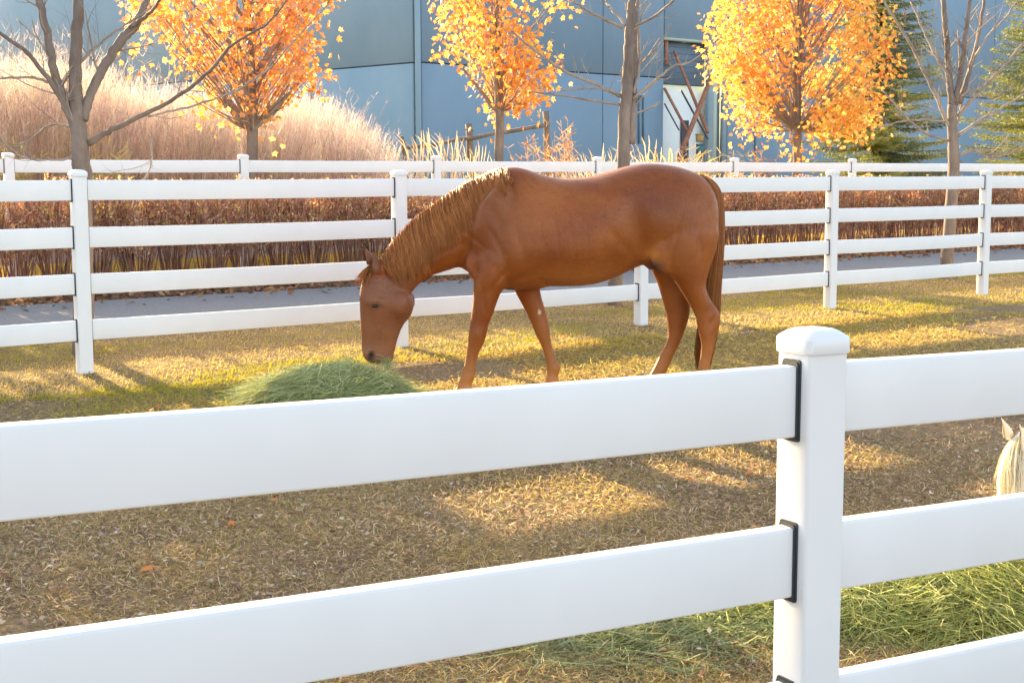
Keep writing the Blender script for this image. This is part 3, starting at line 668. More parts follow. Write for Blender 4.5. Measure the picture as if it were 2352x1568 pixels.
def coat_mesh(me, n, L0, L1, seed, bright=1.05):
    me.calc_loop_triangles(); nt_ = len(me.loop_triangles); tv = np.empty(nt_*3, np.int32); me.loop_triangles.foreach_get('vertices', tv); tv = tv.reshape(-1, 3)
    V = np.empty(len(me.vertices)*3); me.vertices.foreach_get('co', V); V = V.reshape(-1, 3); NN = np.empty(len(V)*3); me.vertices.foreach_get('normal', NN); NN = NN.reshape(-1, 3)
    cc = np.empty(len(V)*4, np.float32); me.color_attributes['col'].data.foreach_get('color', cc); cc = cc.reshape(-1, 4)[:, :3]
    r = rng(seed); A, B_, C_ = V[tv[:, 0]], V[tv[:, 1]], V[tv[:, 2]]; ar = np.linalg.norm(np.cross(B_-A, C_-A), axis=1); ti = r.choice(nt_, n, p=ar/ar.sum())
    w_ = r.dirichlet((1, 1, 1), n); T_ = tv[ti]; P = np.einsum('nk,nkj->nj', w_, V[T_]); Nn = np.einsum('nk,nkj->nj', w_, NN[T_]); Nn /= np.linalg.norm(Nn, axis=1)[:, None]; Cc = np.einsum('nk,nkj->nj', w_, cc[T_])
    g_ = np.array([.75, 0, -.65])+r.normal(0, .22, (n, 3)); g_ -= Nn*(g_*Nn).sum(1)[:, None]; g_ /= np.linalg.norm(g_, axis=1)[:, None]
    L_ = r.uniform(L0, L1, n)*np.clip((P[:, 2]-.02)*6, .35, 1); d = g_+Nn*r.uniform(.12, .5, n)[:, None]; d /= np.linalg.norm(d, axis=1)[:, None]
    sd_ = np.cross(Nn, g_)*(.00075+.0005*r.random(n))[:, None]; Pb = P-Nn*.001
    VV = np.stack([Pb-sd_, Pb+sd_, P+d*L_[:, None]], 1).reshape(-1, 3); FF = np.arange(3*n).reshape(-1, 3)
    C2 = np.repeat(np.clip(Cc*bright*(1+.14*r.normal(size=(n, 1))), .005, .9), 3, axis=0)
    return mesh_np('coat', VV, [FF], C2)
M_FUZZ = mat('short_coat_hair', attr=True, rough=.5, spec=.3, trans=.42)
M_COAT = mat('chestnut_coat', attr=True, rough=.45, spec=.34, sheen=.03, bump=.10, bscale=70, noise=(4, (.88, .87, .86), (1.08, 1.07, 1.06), 4, (1, 1, 2.0)))
M_HAIR = mat('flaxen_hair', attr=True, rough=.45, spec=.4, trans=.22)
M_EYE = mat('eye', (.014, .008, .005), rough=.22, spec=.4)
def eye_mesh(sgn):
    mb = MB(); blob(mb, 205, 896, 0, .0175, .010, .0105, -.15); V = np.concatenate(mb.V); V[:, 1] += sgn*.0985; mb.V = [headrot(V)]
    return mb.mesh('eye', True)
BM = body_mesh()
def horse(name, label, cat, loc, scale, rz, body_me, m_body, hair1, hair2, earc, eari, seedb, flen=1.0, manes=(0, 0)):
    root = empty(name, loc, rz); root.scale = (scale,)*3; tag(root, label, cat)
    body_me.materials.append(m_body); bo = link('body', body_me, None, root); link('coat', coat_mesh(body_me, 90000 if cat == 'horse' else 50000, .006, .014, 5), M_FUZZ, bo)
    link('mane', mane_mesh(hair1, hair2, seedb), M_HAIR, root); link('forelock', forelock_mesh(hair1, hair2, seedb+1, ln=flen, N_=int(420*flen**2)), M_HAIR, root)
    link('tail', tail_mesh(np.array(hair1)*(.72 if cat == 'horse' else 1), np.array(hair2)*.9, seedb+2), M_HAIR, root)
    link('ear', ear_mesh((176, 575), (172, 716), (246, 702), -.055, earc, eari), m_body, root)
    link('ear', ear_mesh((106, 560), (116, 672), (180, 655), .055, earc, eari), m_body, root)
    link('eye', eye_mesh(-1), M_EYE, root); link('eye', eye_mesh(1), M_EYE, root)
    return root
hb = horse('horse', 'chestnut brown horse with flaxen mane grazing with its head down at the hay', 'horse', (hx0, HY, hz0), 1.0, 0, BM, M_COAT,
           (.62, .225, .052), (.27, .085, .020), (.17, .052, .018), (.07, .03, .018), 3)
# the white pony at the right edge
M_PONY = mat('white_pony_coat', attr=True, rough=.6, spec=.25, sheen=.3, bump=.15, bscale=140)
PB = BM.copy(); n = len(PB.vertices); cc = np.empty(n*4, np.float32); PB.color_attributes['col'].data.foreach_get('color', cc); cc = cc.reshape(-1, 4)
lum = cc[:, :3].mean(1, keepdims=True); m_ = np.clip((.075-lum)/.06, 0, 1); nzp = .92+.1*rng(4).random((n, 1))
cc[:, :3] = (np.array([[.74, .66, .52]])*nzp)*(1-m_)+np.array([[.12, .09, .08]])*m_; PB.color_attributes['col'].data.foreach_set('color', cc.ravel()); PB.materials.clear()
PS = .735; pe = at(2337, 1121, 4.97); ex, ez = hpt(205, 896)
pg = float(zg(pe.x+.5, 4.97)); 
pony = horse('pony', 'white pony at the right edge with a long pale forelock over its face', 'pony', (pe.x-ex*PS, 4.97, pe.z-ez*PS), PS, 0, PB, M_PONY,
             (.92, .85, .68), (.80, .70, .50), (.72, .62, .46), (.45, .38, .27), 13, flen=2.0)
print('pony foot offset', pe.z-ez*PS-pg)

# ------------------------------------------------------------------ vegetation helpers
def rand_rot(r, n, tilt=1.0):
    q = r.normal(size=(n, 4)); q /= np.linalg.norm(q, axis=1)[:, None]; a, b, c, d = q.T
    return np.stack([np.stack([a*a+b*b-c*c-d*d, 2*(b*c-a*d), 2*(b*d+a*c)], -1), np.stack([2*(b*c+a*d), a*a-b*b+c*c-d*d, 2*(c*d-a*b)], -1), np.stack([2*(b*d-a*c), 2*(c*d+a*b), a*a-b*b-c*c+d*d], -1)], 1)
def frames(axis_, r, wobble=None):
    """orthonormal frames with local y along axis_, random roll"""
    a = axis_/np.linalg.norm(axis_, axis=1)[:, None]; q = r.normal(size=a.shape); x = np.cross(a, q); x /= np.linalg.norm(x, axis=1)[:, None]; z = np.cross(x, a)
    return np.stack([x, a, z], -1)          # columns
LEAF = np.array([(0, .38, .06), (0, 0, 0), (.16, .04, 0), (.48, .10, -.04), (.34, .30, .0), (.58, .58, -.06), (.22, .54, .0), (0, 1.0, -.08), (-.22, .54, .0), (-.58, .58, -.06), (-.34, .30, .0), (-.48, .10, -.04), (-.16, .04, 0)])
LEAF_F = np.array([(0, i, i+1) for i in range(1, 12)]+[(0, 12, 1)])
LEAF2 = np.array([(0, 0, 0), (.3, .45, .05), (0, 1, -.03), (-.3, .45, .08)]); LEAF2_F = np.array([(0, 1, 2), (0, 2, 3)])
def scatter(mb, tmpl, tf, pos, R, size, cols):
    n = len(pos); V = np.einsum('nij,kj->nki', R, tmpl)*size[:, None, None]+pos[:, None]
    Fc = tf[None]+(np.arange(n)*len(tmpl))[:, None, None]
    off = mb.n; mb.V.append(V.reshape(-1, 3)); mb.F3.append(Fc.reshape(-1, 3)+off); mb.C.append(np.repeat(cols, len(tmpl), axis=0)); mb.n += n*len(tmpl)
def ribbons(mb, P, wid, cols, r, face=None, taper=1.0):
    """P: (N,seg,3) polylines; wid (N,) or (N,seg)"""
    n, seg, _ = P.shape; T = P[:, -1]-P[:, 0]; q = r.normal(size=(n, 3)) if face is None else face
    X_ = np.cross(T, q); X_ /= np.linalg.norm(X_, axis=1)[:, None]+1e-9
    W_ = wid if wid.ndim == 2 else wid[:, None]*(1-taper*np.linspace(0, 1, seg)[None]**1.5)
    A = P-X_[:, None]*W_[..., None]/2; B = P+X_[:, None]*W_[..., None]/2
    V = np.stack([A, B], 2).reshape(n, seg*2, 3)
    i = (np.arange(n)*seg*2)[:, None]+(np.arange(seg-1)*2)[None]
    Fq = np.stack([i, i+1, i+3, i+2], -1).reshape(-1, 4)
    off = mb.n; mb.V.append(V.reshape(-1, 3)); mb.F4.append(Fq+off)
    C = cols if cols.ndim == 3 else np.repeat(cols[:, None], seg, axis=1)
    mb.C.append(np.repeat(C, 2, axis=1).reshape(-1, 3)); mb.n += n*seg*2
def pick(r, n, pal, wts=None, jit=.12):
    pal = np.array(pal, float); i = r.choice(len(pal), n, p=wts); c = pal[i]*(1+r.normal(0, jit, (n, 1)))*(1+r.normal(0, jit*.3, (n, 3))); return np.clip(c, .004, .9)
BARKC = np.array((.23, .19, .165)); BARKL = np.array((.36, .31, .27))

def twig_rec(mb, p, d, ln, r0, lev, rnd, col, upc=.10, bend=.22):
    n = 5 if lev > 0 else 4; pts = [p.copy()]; dd = d.copy(); tw = []
    for k in range(n):
        dd = dd+Vector([rnd.gauss(0, bend) for _ in range(3)])*.5+Vector((0, 0, upc)); dd.normalize(); p = p+dd*(ln/n); pts.append(p.copy()); tw.append((p.copy(), dd.copy(), (k+1)/n))
    mb.tube(pts, np.linspace(r0, r0*.35, n+1), 5 if r0 > .012 else 3, col, cap=False)
    if lev > 0:
        for q, dq, f in tw:
            for _ in range(rnd.choice((1, 1, 2))):
                a = Vector([rnd.gauss(0, 1) for _ in range(3)]); a = (a-dq*a.dot(dq)).normalized(); nd = (dq*.75+a*rnd.uniform(.5, .95)).normalized()
                twig_rec(mb, q, nd, ln*rnd.uniform(.35, .62)*(1.15-.4*f), r0*(1-.6*f)*.6, lev-1, rnd, col, upc, bend)
def bare_tree(name, label, px, py_base, limbs, seed, dens=1.0, hidden_base=True):
    """limbs: (name, [(px,py),...], [width px...], depth drift m)"""
    rnd = random.Random(seed); b = ong(px, py_base); root = empty(name, b); tag(root, label, 'tree', 'bare young trees along the walkway')
    sc_ = b.y/FOC; buds = []
    for li, (part, pts, wd, drift) in enumerate(limbs):
        P = np.array([at(x, y, b.y) for x, y in pts]); P = catmull(np.c_[P, wd], 6); m = len(P)
        q = P[:, :3].copy(); q[:, 1] += drift*np.linspace(0, 1, m)**1.2
        rad = P[:, 3]*sc_/2; jit = np.array([[rnd.gauss(0, 1) for _ in range(3)] for _ in range(m)])*.0035; q[1:] += jit[1:]
        mb = MB(); col = BARKC if wd[0] > 9 else BARKL
        mb.tube(q-np.array(b), rad, 12 if wd[0] > 15 else 6, col)
        if part == 'trunk':
            link('trunk', mb.mesh('trunk', True), M_BARK, root)
        else: 
            # twigs along limb
            L_ = np.linalg.norm(np.diff(q, axis=0), axis=1).sum(); nt_ = int(L_*6.5*dens); 
            for k in range(nt_):
                f = rnd.uniform(.18, .98); i = min(int(f*(m-1)), m-2); pp = Vector(q[i]-np.array(b)); dq = Vector(q[i+1]-q[i]).normalized()
                a = Vector([rnd.gauss(0, 1), rnd.gauss(0, 1), rnd.gauss(0, .8)+.25]); a = (a-dq*a.dot(dq)).normalized(); nd = (dq*.7+a*.8).normalized()
                twig_rec(mb, pp, nd, rnd.uniform(.16, .5)*(1.1-.5*f), max(.0028, rad[i]*.33), rnd.choice((0, 1, 1)), rnd, BARKL)
            if pts[-1][1] <= 6:   # limb leaves the frame at the top: it goes on
                dq = Vector(q[-1]-q[-3]).normalized(); twig_rec(mb, Vector(q[-1]-np.array(b)), (dq+Vector((0, 0, .5))).normalized(), 1.3, max(rad[-1], .006), 3, rnd, BARKC, .14, .14)
            link('branch', mb.mesh('branch', True), M_BARK, root)
    return root, b
LT = bare_tree('bare_tree', 'bare grey tree behind the leftmost middle fence post with long low branch reaching right', 191, 812, [
    ('trunk', [(192, 830), (191, 600), (188, 400), (181, 310), (176, 262), (173, 200), (173, 130), (180, 0)], [50, 46, 43, 37, 36, 30, 28, 24], 0),
    ('branch', [(178, 300), (150, 235), (132, 175), (118, 90), (100, -4)], [24, 22, 20, 18, 16], -.1),
    ('branch', [(190, 275), (205, 215), (235, 150), (272, 88), (300, 55), (322, -4)], [24, 22, 22, 22, 20, 15], .15),
    ('branch', [(298, 62), (340, 40), (372, 15), (392, -10)], [12, 9, 7, 6], -.2),
    ('branch', [(203, 330), (262, 300), (330, 270), (420, 228), (500, 172), (560, 112), (640, 70), (705, -2)], [15, 13, 11, 9, 8, 6, 4.5, 3.5], -.5),
    ('branch', [(340, 268), (430, 244), (520, 212), (600, 160), (660, 90), (738, -2)], [6, 5.5, 5, 4.5, 4, 3], .3),
    ('branch', [(193, 318), (166, 265), (130, 195), (85, 130), (40, 95), (-20, 42)], [16, 15, 12, 9, 8, 7], -.3),
    ('branch', [(142, 205), (105, 185), (55, 182), (-15, 196)], [8, 7, 6, 5], -.25),
    ('branch', [(140, 198), (190, 135), (240, 85), (300, 42), (350, 5)], [7, 6, 5.5, 4.5, 4], .1),
    ('branch', [(182, 364), (135, 368), (85, 366), (45, 335), (12, 258)], [6, 5, 4.5, 3.5, 2.5], -.35),
    ('branch', [(168, 292), (110, 285), (60, 310), (0, 335)], [5, 4.5, 4, 3], .3),
    ('branch', [(345, 305), (350, 350), (345, 395), (322, 440), (312, 470)], [4.5, 4, 3.5, 3, 2], -.1),
    ('branch', [(343, 402), (310, 425), (286, 450)], [3, 2.5, 2], 0),
    ('branch', [(165, 240), (100, 130), (60, 90), (-20, 20)], [6, 5, 4, 3.5], .5)], 11)
bare_tree('bare_tree', 'bare slim tree rising behind the brown horse rump between two orange maples', 1414, 700, [
    ('trunk', [(1411, 715), (1417, 560), (1430, 400), (1434, 300), (1440, 200), (1445, 110), (1449, 40), (1452, -4)], [34, 32, 30, 29, 27, 24, 20, 17], 0),
    ('branch', [(1449, 330), (1455, 230), (1459, 140), (1462, 60), (1470, -4)], [20, 18, 16, 12, 9], .25),
    ('branch', [(1424, 222), (1370, 195), (1300, 168), (1225, 118), (1176, 78)], [9, 8, 7, 5.5, 4], -.2),
    ('branch', [(1424, 241), (1350, 228), (1280, 215), (1215, 207)], [7, 6, 5, 3.5], .2),
    ('branch', [(1426, 218), (1370, 206), (1285, 214)], [5, 4.5, 3.5], -.3),
    ('branch', [(1430, 64), (1370, 37), (1330, 14), (1300, -2)], [8, 7, 5, 4], -.1),
    ('branch', [(1438, 60), (1410, 20), (1398, -4)], [7, 6, 5], .3),
    ('branch', [(1452, 62), (1500, 42), (1545, 4)], [7, 6, 4.5], -.3),
    ('branch', [(1453, 226), (1500, 190), (1545, 155), (1590, 142), (1625, 108)], [8, 7, 5.5, 4.5, 3], -.15),
    ('branch', [(1456, 215), (1470, 150), (1472, 70), (1469, -4)], [9, 8, 7, 6], .35),
    ('branch', [(1470, 140), (1500, 120), (1520, 92), (1535, 60)], [4.5, 4, 3, 2.5], -.2),
    ('branch', [(1452, 263), (1485, 252), (1510, 238)], [5, 4, 2.5], -.1)], 23, .9)
bare_tree('bare_tree', 'bare pale tree with many upright limbs in front of spruces, right of the horse', 2176, 640, [
    ('trunk', [(2172, 655), (2178, 560), (2190, 400), (2189, 330), (2187, 280), (2187, 240)], [31, 29, 27, 24, 23, 21], 0),
    ('branch', [(2186, 245), (2181, 170), (2178, 90), (2172, -4)], [17, 15, 13, 11], .1),
    ('branch', [(2194, 243), (2203, 170), (2209, 90), (2216, -4)], [13, 12, 10, 8], -.2),
    ('branch', [(2204, 238), (2224, 180), (2246, 110), (2262, 50), (2274, -4)], [13, 11, 9, 8, 7], .2),
    ('branch', [(2200, 268), (2240, 215), (2290, 160), (2352, 76)], [9, 8, 7, 5.5], -.3),
    ('branch', [(2192, 320), (2165, 260), (2120, 170), (2075, 90), (2010, -4)], [9, 9, 8, 6, 4], -.2),
    ('branch', [(2172, 280), (2120, 276), (2065, 280), (2010, 298)], [5, 4.5, 4, 3], .1),
    ('branch', [(2200, 312), (2250, 278), (2300, 250), (2360, 214)], [9, 8, 6, 5], .1),
    ('branch', [(2200, 358), (2235, 345), (2265, 362), (2310, 352), (2360, 322)], [8, 8, 7, 6, 5], -.2),
    ('branch', [(2182, 325), (2130, 305), (2090, 265), (2040, 200)], [6, 6, 5, 3], .3),
    ('branch', [(2196, 232), (2232, 208), (2262, 230), (2300, 200)], [5, 5, 4, 3], -.4),
    ('branch', [(2182, 180), (2150, 120), (2130, 60), (2110, -4)], [7, 6, 5, 4], .3),
    ('branch', [(2240, 130), (2275, 80), (2320, 40), (2356, -4)], [6, 5, 4, 3], .3),
    ('branch', [(2196, 300), (2214, 240), (2222, 180), (2226, 60)], [6, 6, 5, 3], .4)], 37, 1.35)

# ------------------------------------------------------------------ orange maples
def maple(label, px, t, env, fork_py, seed, nclus, pal, wts, lsize, trunk_px, per=24, dense=1.0):
    r = rng(seed); rnd = random.Random(seed); x, y = atline(px, t); b = np.array((x, y, float(zg(x, y)))); root = empty('maple_tree', b); tag(root, label, 'tree', 'orange maples behind the far white fence')
    E = sorted([(at(p0, py, y).z-b[2], at(p0, py, y).x-x, at(p1, py, y).x-x) for py, p0, p1 in env]); E = np.array(E)
    zf = at(px, fork_py, y).z-b[2]; zt = E[-1, 0]; sc_ = y/FOC; tr = trunk_px*sc_/2
    mb = MB(); zz = np.linspace(-.1, zt-.25, 26); wx = np.cumsum(r.normal(0, .008, 26)); wx -= wx[0]; wy = np.cumsum(r.normal(0, .008, 26))
    rad = np.where(zz < zf, tr*(1.08-.12*zz/zf), tr*.92*np.clip(1-(zz-zf)/(zt-zf), .0, 1)**.9+.004)
    tp = np.c_[wx, wy, zz]; mb.tube(tp, rad, 10, BARKC*1.0); 
    link('trunk', mb.mesh('trunk', True), M_BARK, root)
    mb = MB(); cl = []
    tries = 0
    while len(cl) < nclus and tries < 40000:
        tries += 1; z = r.uniform(E[0, 0], zt); xl = np.interp(z, E[:, 0], E[:, 1]); xr = np.interp(z, E[:, 0], E[:, 2]); rx_ = (xr-xl)/2; cx_ = (xl+xr)/2
        if r.random() > (rx_/((E[:, 2]-E[:, 1]).max()/2))**1.6+.05: continue
        a = r.uniform(0, 2*np.pi); q = r.random()**.36
        px_, py_ = cx_+rx_*q*np.cos(a)*1.04, rx_*q*np.sin(a)*1.0
        if vnoise(px_*2.6+seed, z*2.6+py_*1.6) < .52/dense: continue
        cl.append((px_, py_, z))
    cl = np.array(cl)
    for k, c in enumerate(cl):
        if k % 2 and r.random() < .6: continue
        hd = math.hypot(c[0], c[1]); za = np.clip(c[2]-hd*rnd.uniform(.9, 1.5), zf*.97, zt-.5); i = int(np.clip((za+.1)/(zt-.15)*25, 0, 24)); s0 = tp[i].copy()
        mid = s0*.5+c*.5; mid[2] -= .10*hd; 
        pts = np.array([s0*(1-u)**2+2*mid*u*(1-u)+c*u*u for u in np.linspace(0, 1, 7)]); pts[1:] += r.normal(0, .012, (6, 3))
        r0 = min(rad[i]*.5, .007+.007*rnd.random()) if k % 9 else min(rad[i]*.62, tr*.5)
        mb.tube(pts, np.linspace(r0, .0035, 7), 4, BARKL, cap=False)
    link('branches', mb.mesh('branches', True), M_BARK, root)
    n = nclus*per; ci = r.integers(0, len(cl), n); pos = cl[ci]+r.normal(0, 1, (n, 3))*np.array([.125, .125, .14])*(lsize/.085)
    pos[:, 2] -= .03
    cn = vnoise(ci*3.7+seed, ci*1.3)[:, None]; col = pick(r, n, pal, wts, .10); tint = pick(rng(seed+1), len(cl), pal, wts, .05)[ci]; col = col*.55+tint*.45
    ax = np.stack([r.normal(0, .6, n)+pos[:, 0]*.25, r.normal(0, .6, n)+pos[:, 1]*.25, -np.abs(r.normal(.75, .45, n))], -1)
    R = frames(ax, r); mb = MB(); scatter(mb, LEAF, LEAF_F, pos, R, lsize*r.uniform(.65, 1.15, n), col)
    link('crown', mb.mesh('crown'), M_LEAF, root)
PAL_O = [(.86, .38, .09), (.88, .48, .10), (.80, .29, .08), (.90, .62, .14), (.62, .20, .06), (.92, .52, .28)]
maple('orange maple tree with salmon-tinted leaves in front of the tall pinkish grass', 577, 16.0,
      [(295, 540, 600), (262, 470, 640), (225, 395, 660), (185, 345, 690), (140, 328, 742), (100, 325, 748), (50, 303, 748), (0, 310, 752), (-100, 330, 730), (-250, 400, 690), (-400, 480, 620), (-450, 540, 560)],
      285, 101, 240, PAL_O, [.26, .14, .16, .08, .06, .30], .090, 27, 21, 1.0)
maple('sparser yellow-orange maple tree before the blue wall, above the horse neck', 1147, 16.6,
      [(272, 1142, 1185), (235, 1105, 1228), (190, 1055, 1295), (150, 1040, 1312), (100, 1008, 1318), (50, 998, 1322), (0, 988, 1335), (-100, 1000, 1320), (-250, 1060, 1270), (-380, 1130, 1190)],
      232, 202, 175, PAL_O, [.30, .28, .12, .16, .06, .08], .094, 22, 21, .96)
maple('fullest golden orange maple tree, right of the warehouse bay', 1831, 16.9,
      [(350, 1812, 1850), (322, 1785, 1862), (292, 1715, 1990), (250, 1690, 2005), (200, 1648, 2040), (150, 1636, 2066), (100, 1636, 2060), (50, 1612, 2045), (0, 1630, 2025), (-150, 1660, 2010), (-300, 1720, 1950), (-420, 1800, 1870)],
      262, 303, 460, PAL_O, [.26, .30, .10, .22, .06, .06], .094, 20, 23, 1.1)

# the row goes on beyond the left edge of the picture
for k, pxq in ((1, -560), (2, -1010), (3, -1500)):
    off = pxq-1147; rr_ = [(a, b_+off, c_+off) for a, b_, c_ in [(225, 1110, 1180), (190, 1010, 1290), (130, 900, 1400), (80, 870, 1430), (0, 850, 1440), (-100, 860, 1430), (-250, 900, 1390), (-400, 1050, 1270)]]
    maple('orange maple tree %s of the row, beyond the left edge' % ('first', 'second', 'third')[k-1], pxq, 16.0, rr_, 225, 500+k, 170, PAL_O, [.26, .26, .12, .2, .08, .08], .11, 20, 22, 1.4)
# ------------------------------------------------------------------ spruces
def spruce(label, px, Y_, hw_px, top_m, seed):
    r = rng(seed); p = at(px, 380, Y_); b = np.array((p.x, Y_, float(zg(p.x, Y_)))); R0 = hw_px*Y_/FOC
    root = empty('spruce_tree', b); tag(root, label, 'tree')
    mb = MB(); mb.tube([(0, 0, -.1), (0, 0, top_m*.5), (0, 0, top_m)], [.12, .07, .01], 8, (.12, .09, .07)); link('trunk', mb.mesh('trunk', True), M_BARK, root)
    nb = MB(); tb = MB(); A = []; D = []
    z = .12
    while z < top_m-.15:
        f = 1-z/top_m; nbr = int(7+6*f)
        for k in range(nbr):
            a = r.uniform(0, 2*np.pi); L_ = R0*(f**.85)*r.uniform(.78, 1.12)+.1; m = max(4, int(L_/.11)); u = np.linspace(0, 1, m)
            d = np.array((math.cos(a), math.sin(a), 0)); zz = z+r.uniform(-.08, .08)-L_*.22*u+L_*.20*u**2.2
            P = np.c_[d[0]*L_*u, d[1]*L_*u, zz]
            tb.tube(P, np.linspace(.012, .003, m), 3, (.16, .12, .09), cap=False)
            side = np.array((-d[1], d[0], 0))
            for i in range(1, m):
                for sg in (-1, 1):
                    tl = (.10+.28*L_*(1-u[i])*.6+.03)*r.uniform(.7, 1.15); tdir = side*sg*.85+d*.6+np.array((0, 0, r.uniform(-.2, .05))); tdir /= np.linalg.norm(tdir)
                    k2 = max(3, int(tl/.022)); q = P[i][None]+tdir[None]*np.linspace(0, tl, k2)[:, None]; q[:, 2] -= .12*np.linspace(0, 1, k2)**2*tl
                    A.append(q); D.append(np.repeat(tdir[None], k2, 0))
            A.append(P); D.append(np.repeat(d[None], m, 0))
        z += .13+.06*r.random()
    A = np.concatenate(A); D = np.concatenate(D); rep = 3; A = np.repeat(A, rep, 0); D = np.repeat(D, rep, 0); n = len(A)
    ax = D*.75+r.normal(0, .5, (n, 3)); ax[:, 2] += .12
    tip = np.clip(np.linalg.norm(A[:, :2], axis=1)/(R0*np.clip(1-A[:, 2]/top_m, .05, 1)**.85+.05), 0, 1.2)[:, None]
    c1 = np.array((.12, .15, .065)); c2 = np.array((.26, .30, .15)); c3 = np.array((.42, .40, .07)); pn = vnoise(A[:, 0]*1.5+seed, A[:, 2]*1.5)[:, None]
    col = c1+(c2-c1)*r.random((n, 1))*1.2; col = col*(1-.55*(pn > .62))+c3*.55*(pn > .62); col *= 1+.15*r.normal(size=(n, 1))
    T3 = np.array([(-.13, 0, 0), (.13, 0, 0), (0, 1, 0)]); scatter(nb, T3, np.array([(0, 1, 2)]), A+r.normal(0, .006, A.shape), frames(ax, r), r.uniform(.045, .075, n), np.clip(col, .01, .5))
    link('branches', tb.mesh('branches', True), M_BARK, root); link('crown', nb.mesh('crown'), M_SPRUCE, root)
spruce('blue-green spruce tree partly hidden by the fullest orange maple', 2012, 29.0, 200, 7.6, 7)
spruce('dark spruce tree cut off by the right edge of the photo', 2440, 30.0, 250, 8.6, 8)

# ------------------------------------------------------------------ tall grasses
r = rng(50)
TOPX = [-200, 0, 50, 100, 150, 200, 240, 270, 300, 330, 360, 420, 520, 600, 640, 700, 740, 770, 800, 830, 870, 905, 925]
TOPY = [130, 138, 118, 125, 140, 120, 150, 205, 195, 180, 200, 205, 215, 222, 208, 214, 222, 240, 268, 288, 318, 350, 380]
n = 9500; pxs = r.uniform(-190, 925, n)+14*r.normal(size=n)*0; pxs = pxs+9*np.sin(pxs/7.3)+16*np.sin(pxs/29.); tt = r.uniform(18.2, 21.5, n); xs = np.empty(n); ys = np.empty(n)
u_ = (pxs-CX)/FOC; ys = tt/(CT-ST*u_); xs = u_*ys*1.0
ph_ = rng(51).random(n)
ty = np.interp(pxs, TOPX, TOPY)+2+rng(52).gamma(1.3, 42, n)+60*(fbm(pxs/16, tt*2.3)-.5)+(tt-18.2)*-5+8
zb = zg(xs, ys); v_ = (ty-CY)/FOC; ztop = CZ+ys*((-math.sin(PIT)-v_*math.cos(PIT))/(math.cos(PIT)-v_*math.sin(PIT)))
ht = np.clip(ztop-zb, .25, 4.5)
seg = 6; uu = np.linspace(0, 1, seg)[None]; la = r.normal(.06, .10, n)[:, None]; lb = r.normal(0, .12, n)[:, None]
P = np.stack([xs[:, None]+la*ht[:, None]*uu**2, ys[:, None]+lb*ht[:, None]*uu**2, zb[:, None]+ht[:, None]*uu], -1)
mb = MB(); lo = pick(r, n, [(.60, .46, .28), (.68, .54, .30), (.46, .34, .25), (.70, .56, .22)], None, .22); hi_ = pick(r, n, [(.76, .60, .50), (.82, .67, .57), (.66, .51, .45), (.52, .41, .38)], None, .2)
pn_ = (vnoise(pxs/45, tt*1.3) > .60)[:, None]; lo = np.where(pn_, pick(r, n, [(.50, .46, .16), (.62, .52, .18), (.36, .33, .15)], None, .2), lo); w_ = np.clip(uu**1.2, 0, 1)[..., None]; C = lo[:, None]*(1-w_)+hi_[:, None]*w_
ribbons(mb, P, r.uniform(.005, .010, n), C, r, taper=.6)
for k in range(9):      # feathery side sprays
    f = r.uniform(.45, 1.0, n); base = np.stack([np.interp(f, [0, 1], [0, 1])]*3, -1)
    bx = xs+la[:, 0]*ht*f**2; by = ys+lb[:, 0]*ht*f**2; bz = zb+ht*f; d = np.stack([r.normal(.05, .5, n), r.normal(0, .5, n), r.uniform(.4, 1.2, n)], -1); d /= np.linalg.norm(d, axis=1)[:, None]
    ln = r.uniform(.08, .24, n)*(1.3-.6*f); B0 = np.stack([bx, by, bz], -1); Q = B0[:, None]+d[:, None]*ln[:, None, None]*np.array([0, 1])[None, :, None]
    ribbons(mb, Q, r.uniform(.0035, .008, n), hi_*(.9+.25*r.random((n, 1))), r, taper=.7)
k_ = np.where((rng(53).random(n) < .22))[0]; m = len(k_); seg = 7; uu = np.linspace(0, 1, seg)[None]; h3 = ht[k_]*rng(54).uniform(.9, 1.17, m); r3 = rng(55); l3 = r3.normal(.02, .12, m)[:, None]; l4 = r3.normal(0, .12, m)[:, None]
P3 = np.stack([xs[k_][:, None]+l3*h3[:, None]*uu**2, ys[k_][:, None]-.25+l4*h3[:, None]*uu**2, zb[k_][:, None]+h3[:, None]*uu], -1)
ribbons(mb, P3, r3.uniform(.004, .007, m), pick(r3, m, [(.34, .23, .20), (.42, .30, .22), (.30, .20, .20), (.72, .60, .40)], None, .2), r3, taper=.6)
for k in range(8):
    fi = r3.integers(3, seg, m); B0 = P3[np.arange(m), fi]; d = np.stack([r3.normal(0, .7, m), r3.normal(0, .6, m), r3.uniform(.4, 1.3, m)], -1); d /= np.linalg.norm(d, axis=1)[:, None]; ln = r3.uniform(.10, .38, m)*(1.2-.12*fi)
    ribbons(mb, B0[:, None]+(d*ln[:, None])[:, None]*np.array([0, 1])[None, :, None], r3.uniform(.003, .006, m), pick(r3, m, [(.46, .33, .30), (.62, .48, .42), (.36, .26, .24)], None, .2), r3, taper=.6)
o = link('tall_grass', mb.mesh('tall_grass'), M_REED); tag(o, 'tall pinkish feathery dry grass massed behind the left of the far fence', 'tall grass', kind='stuff')

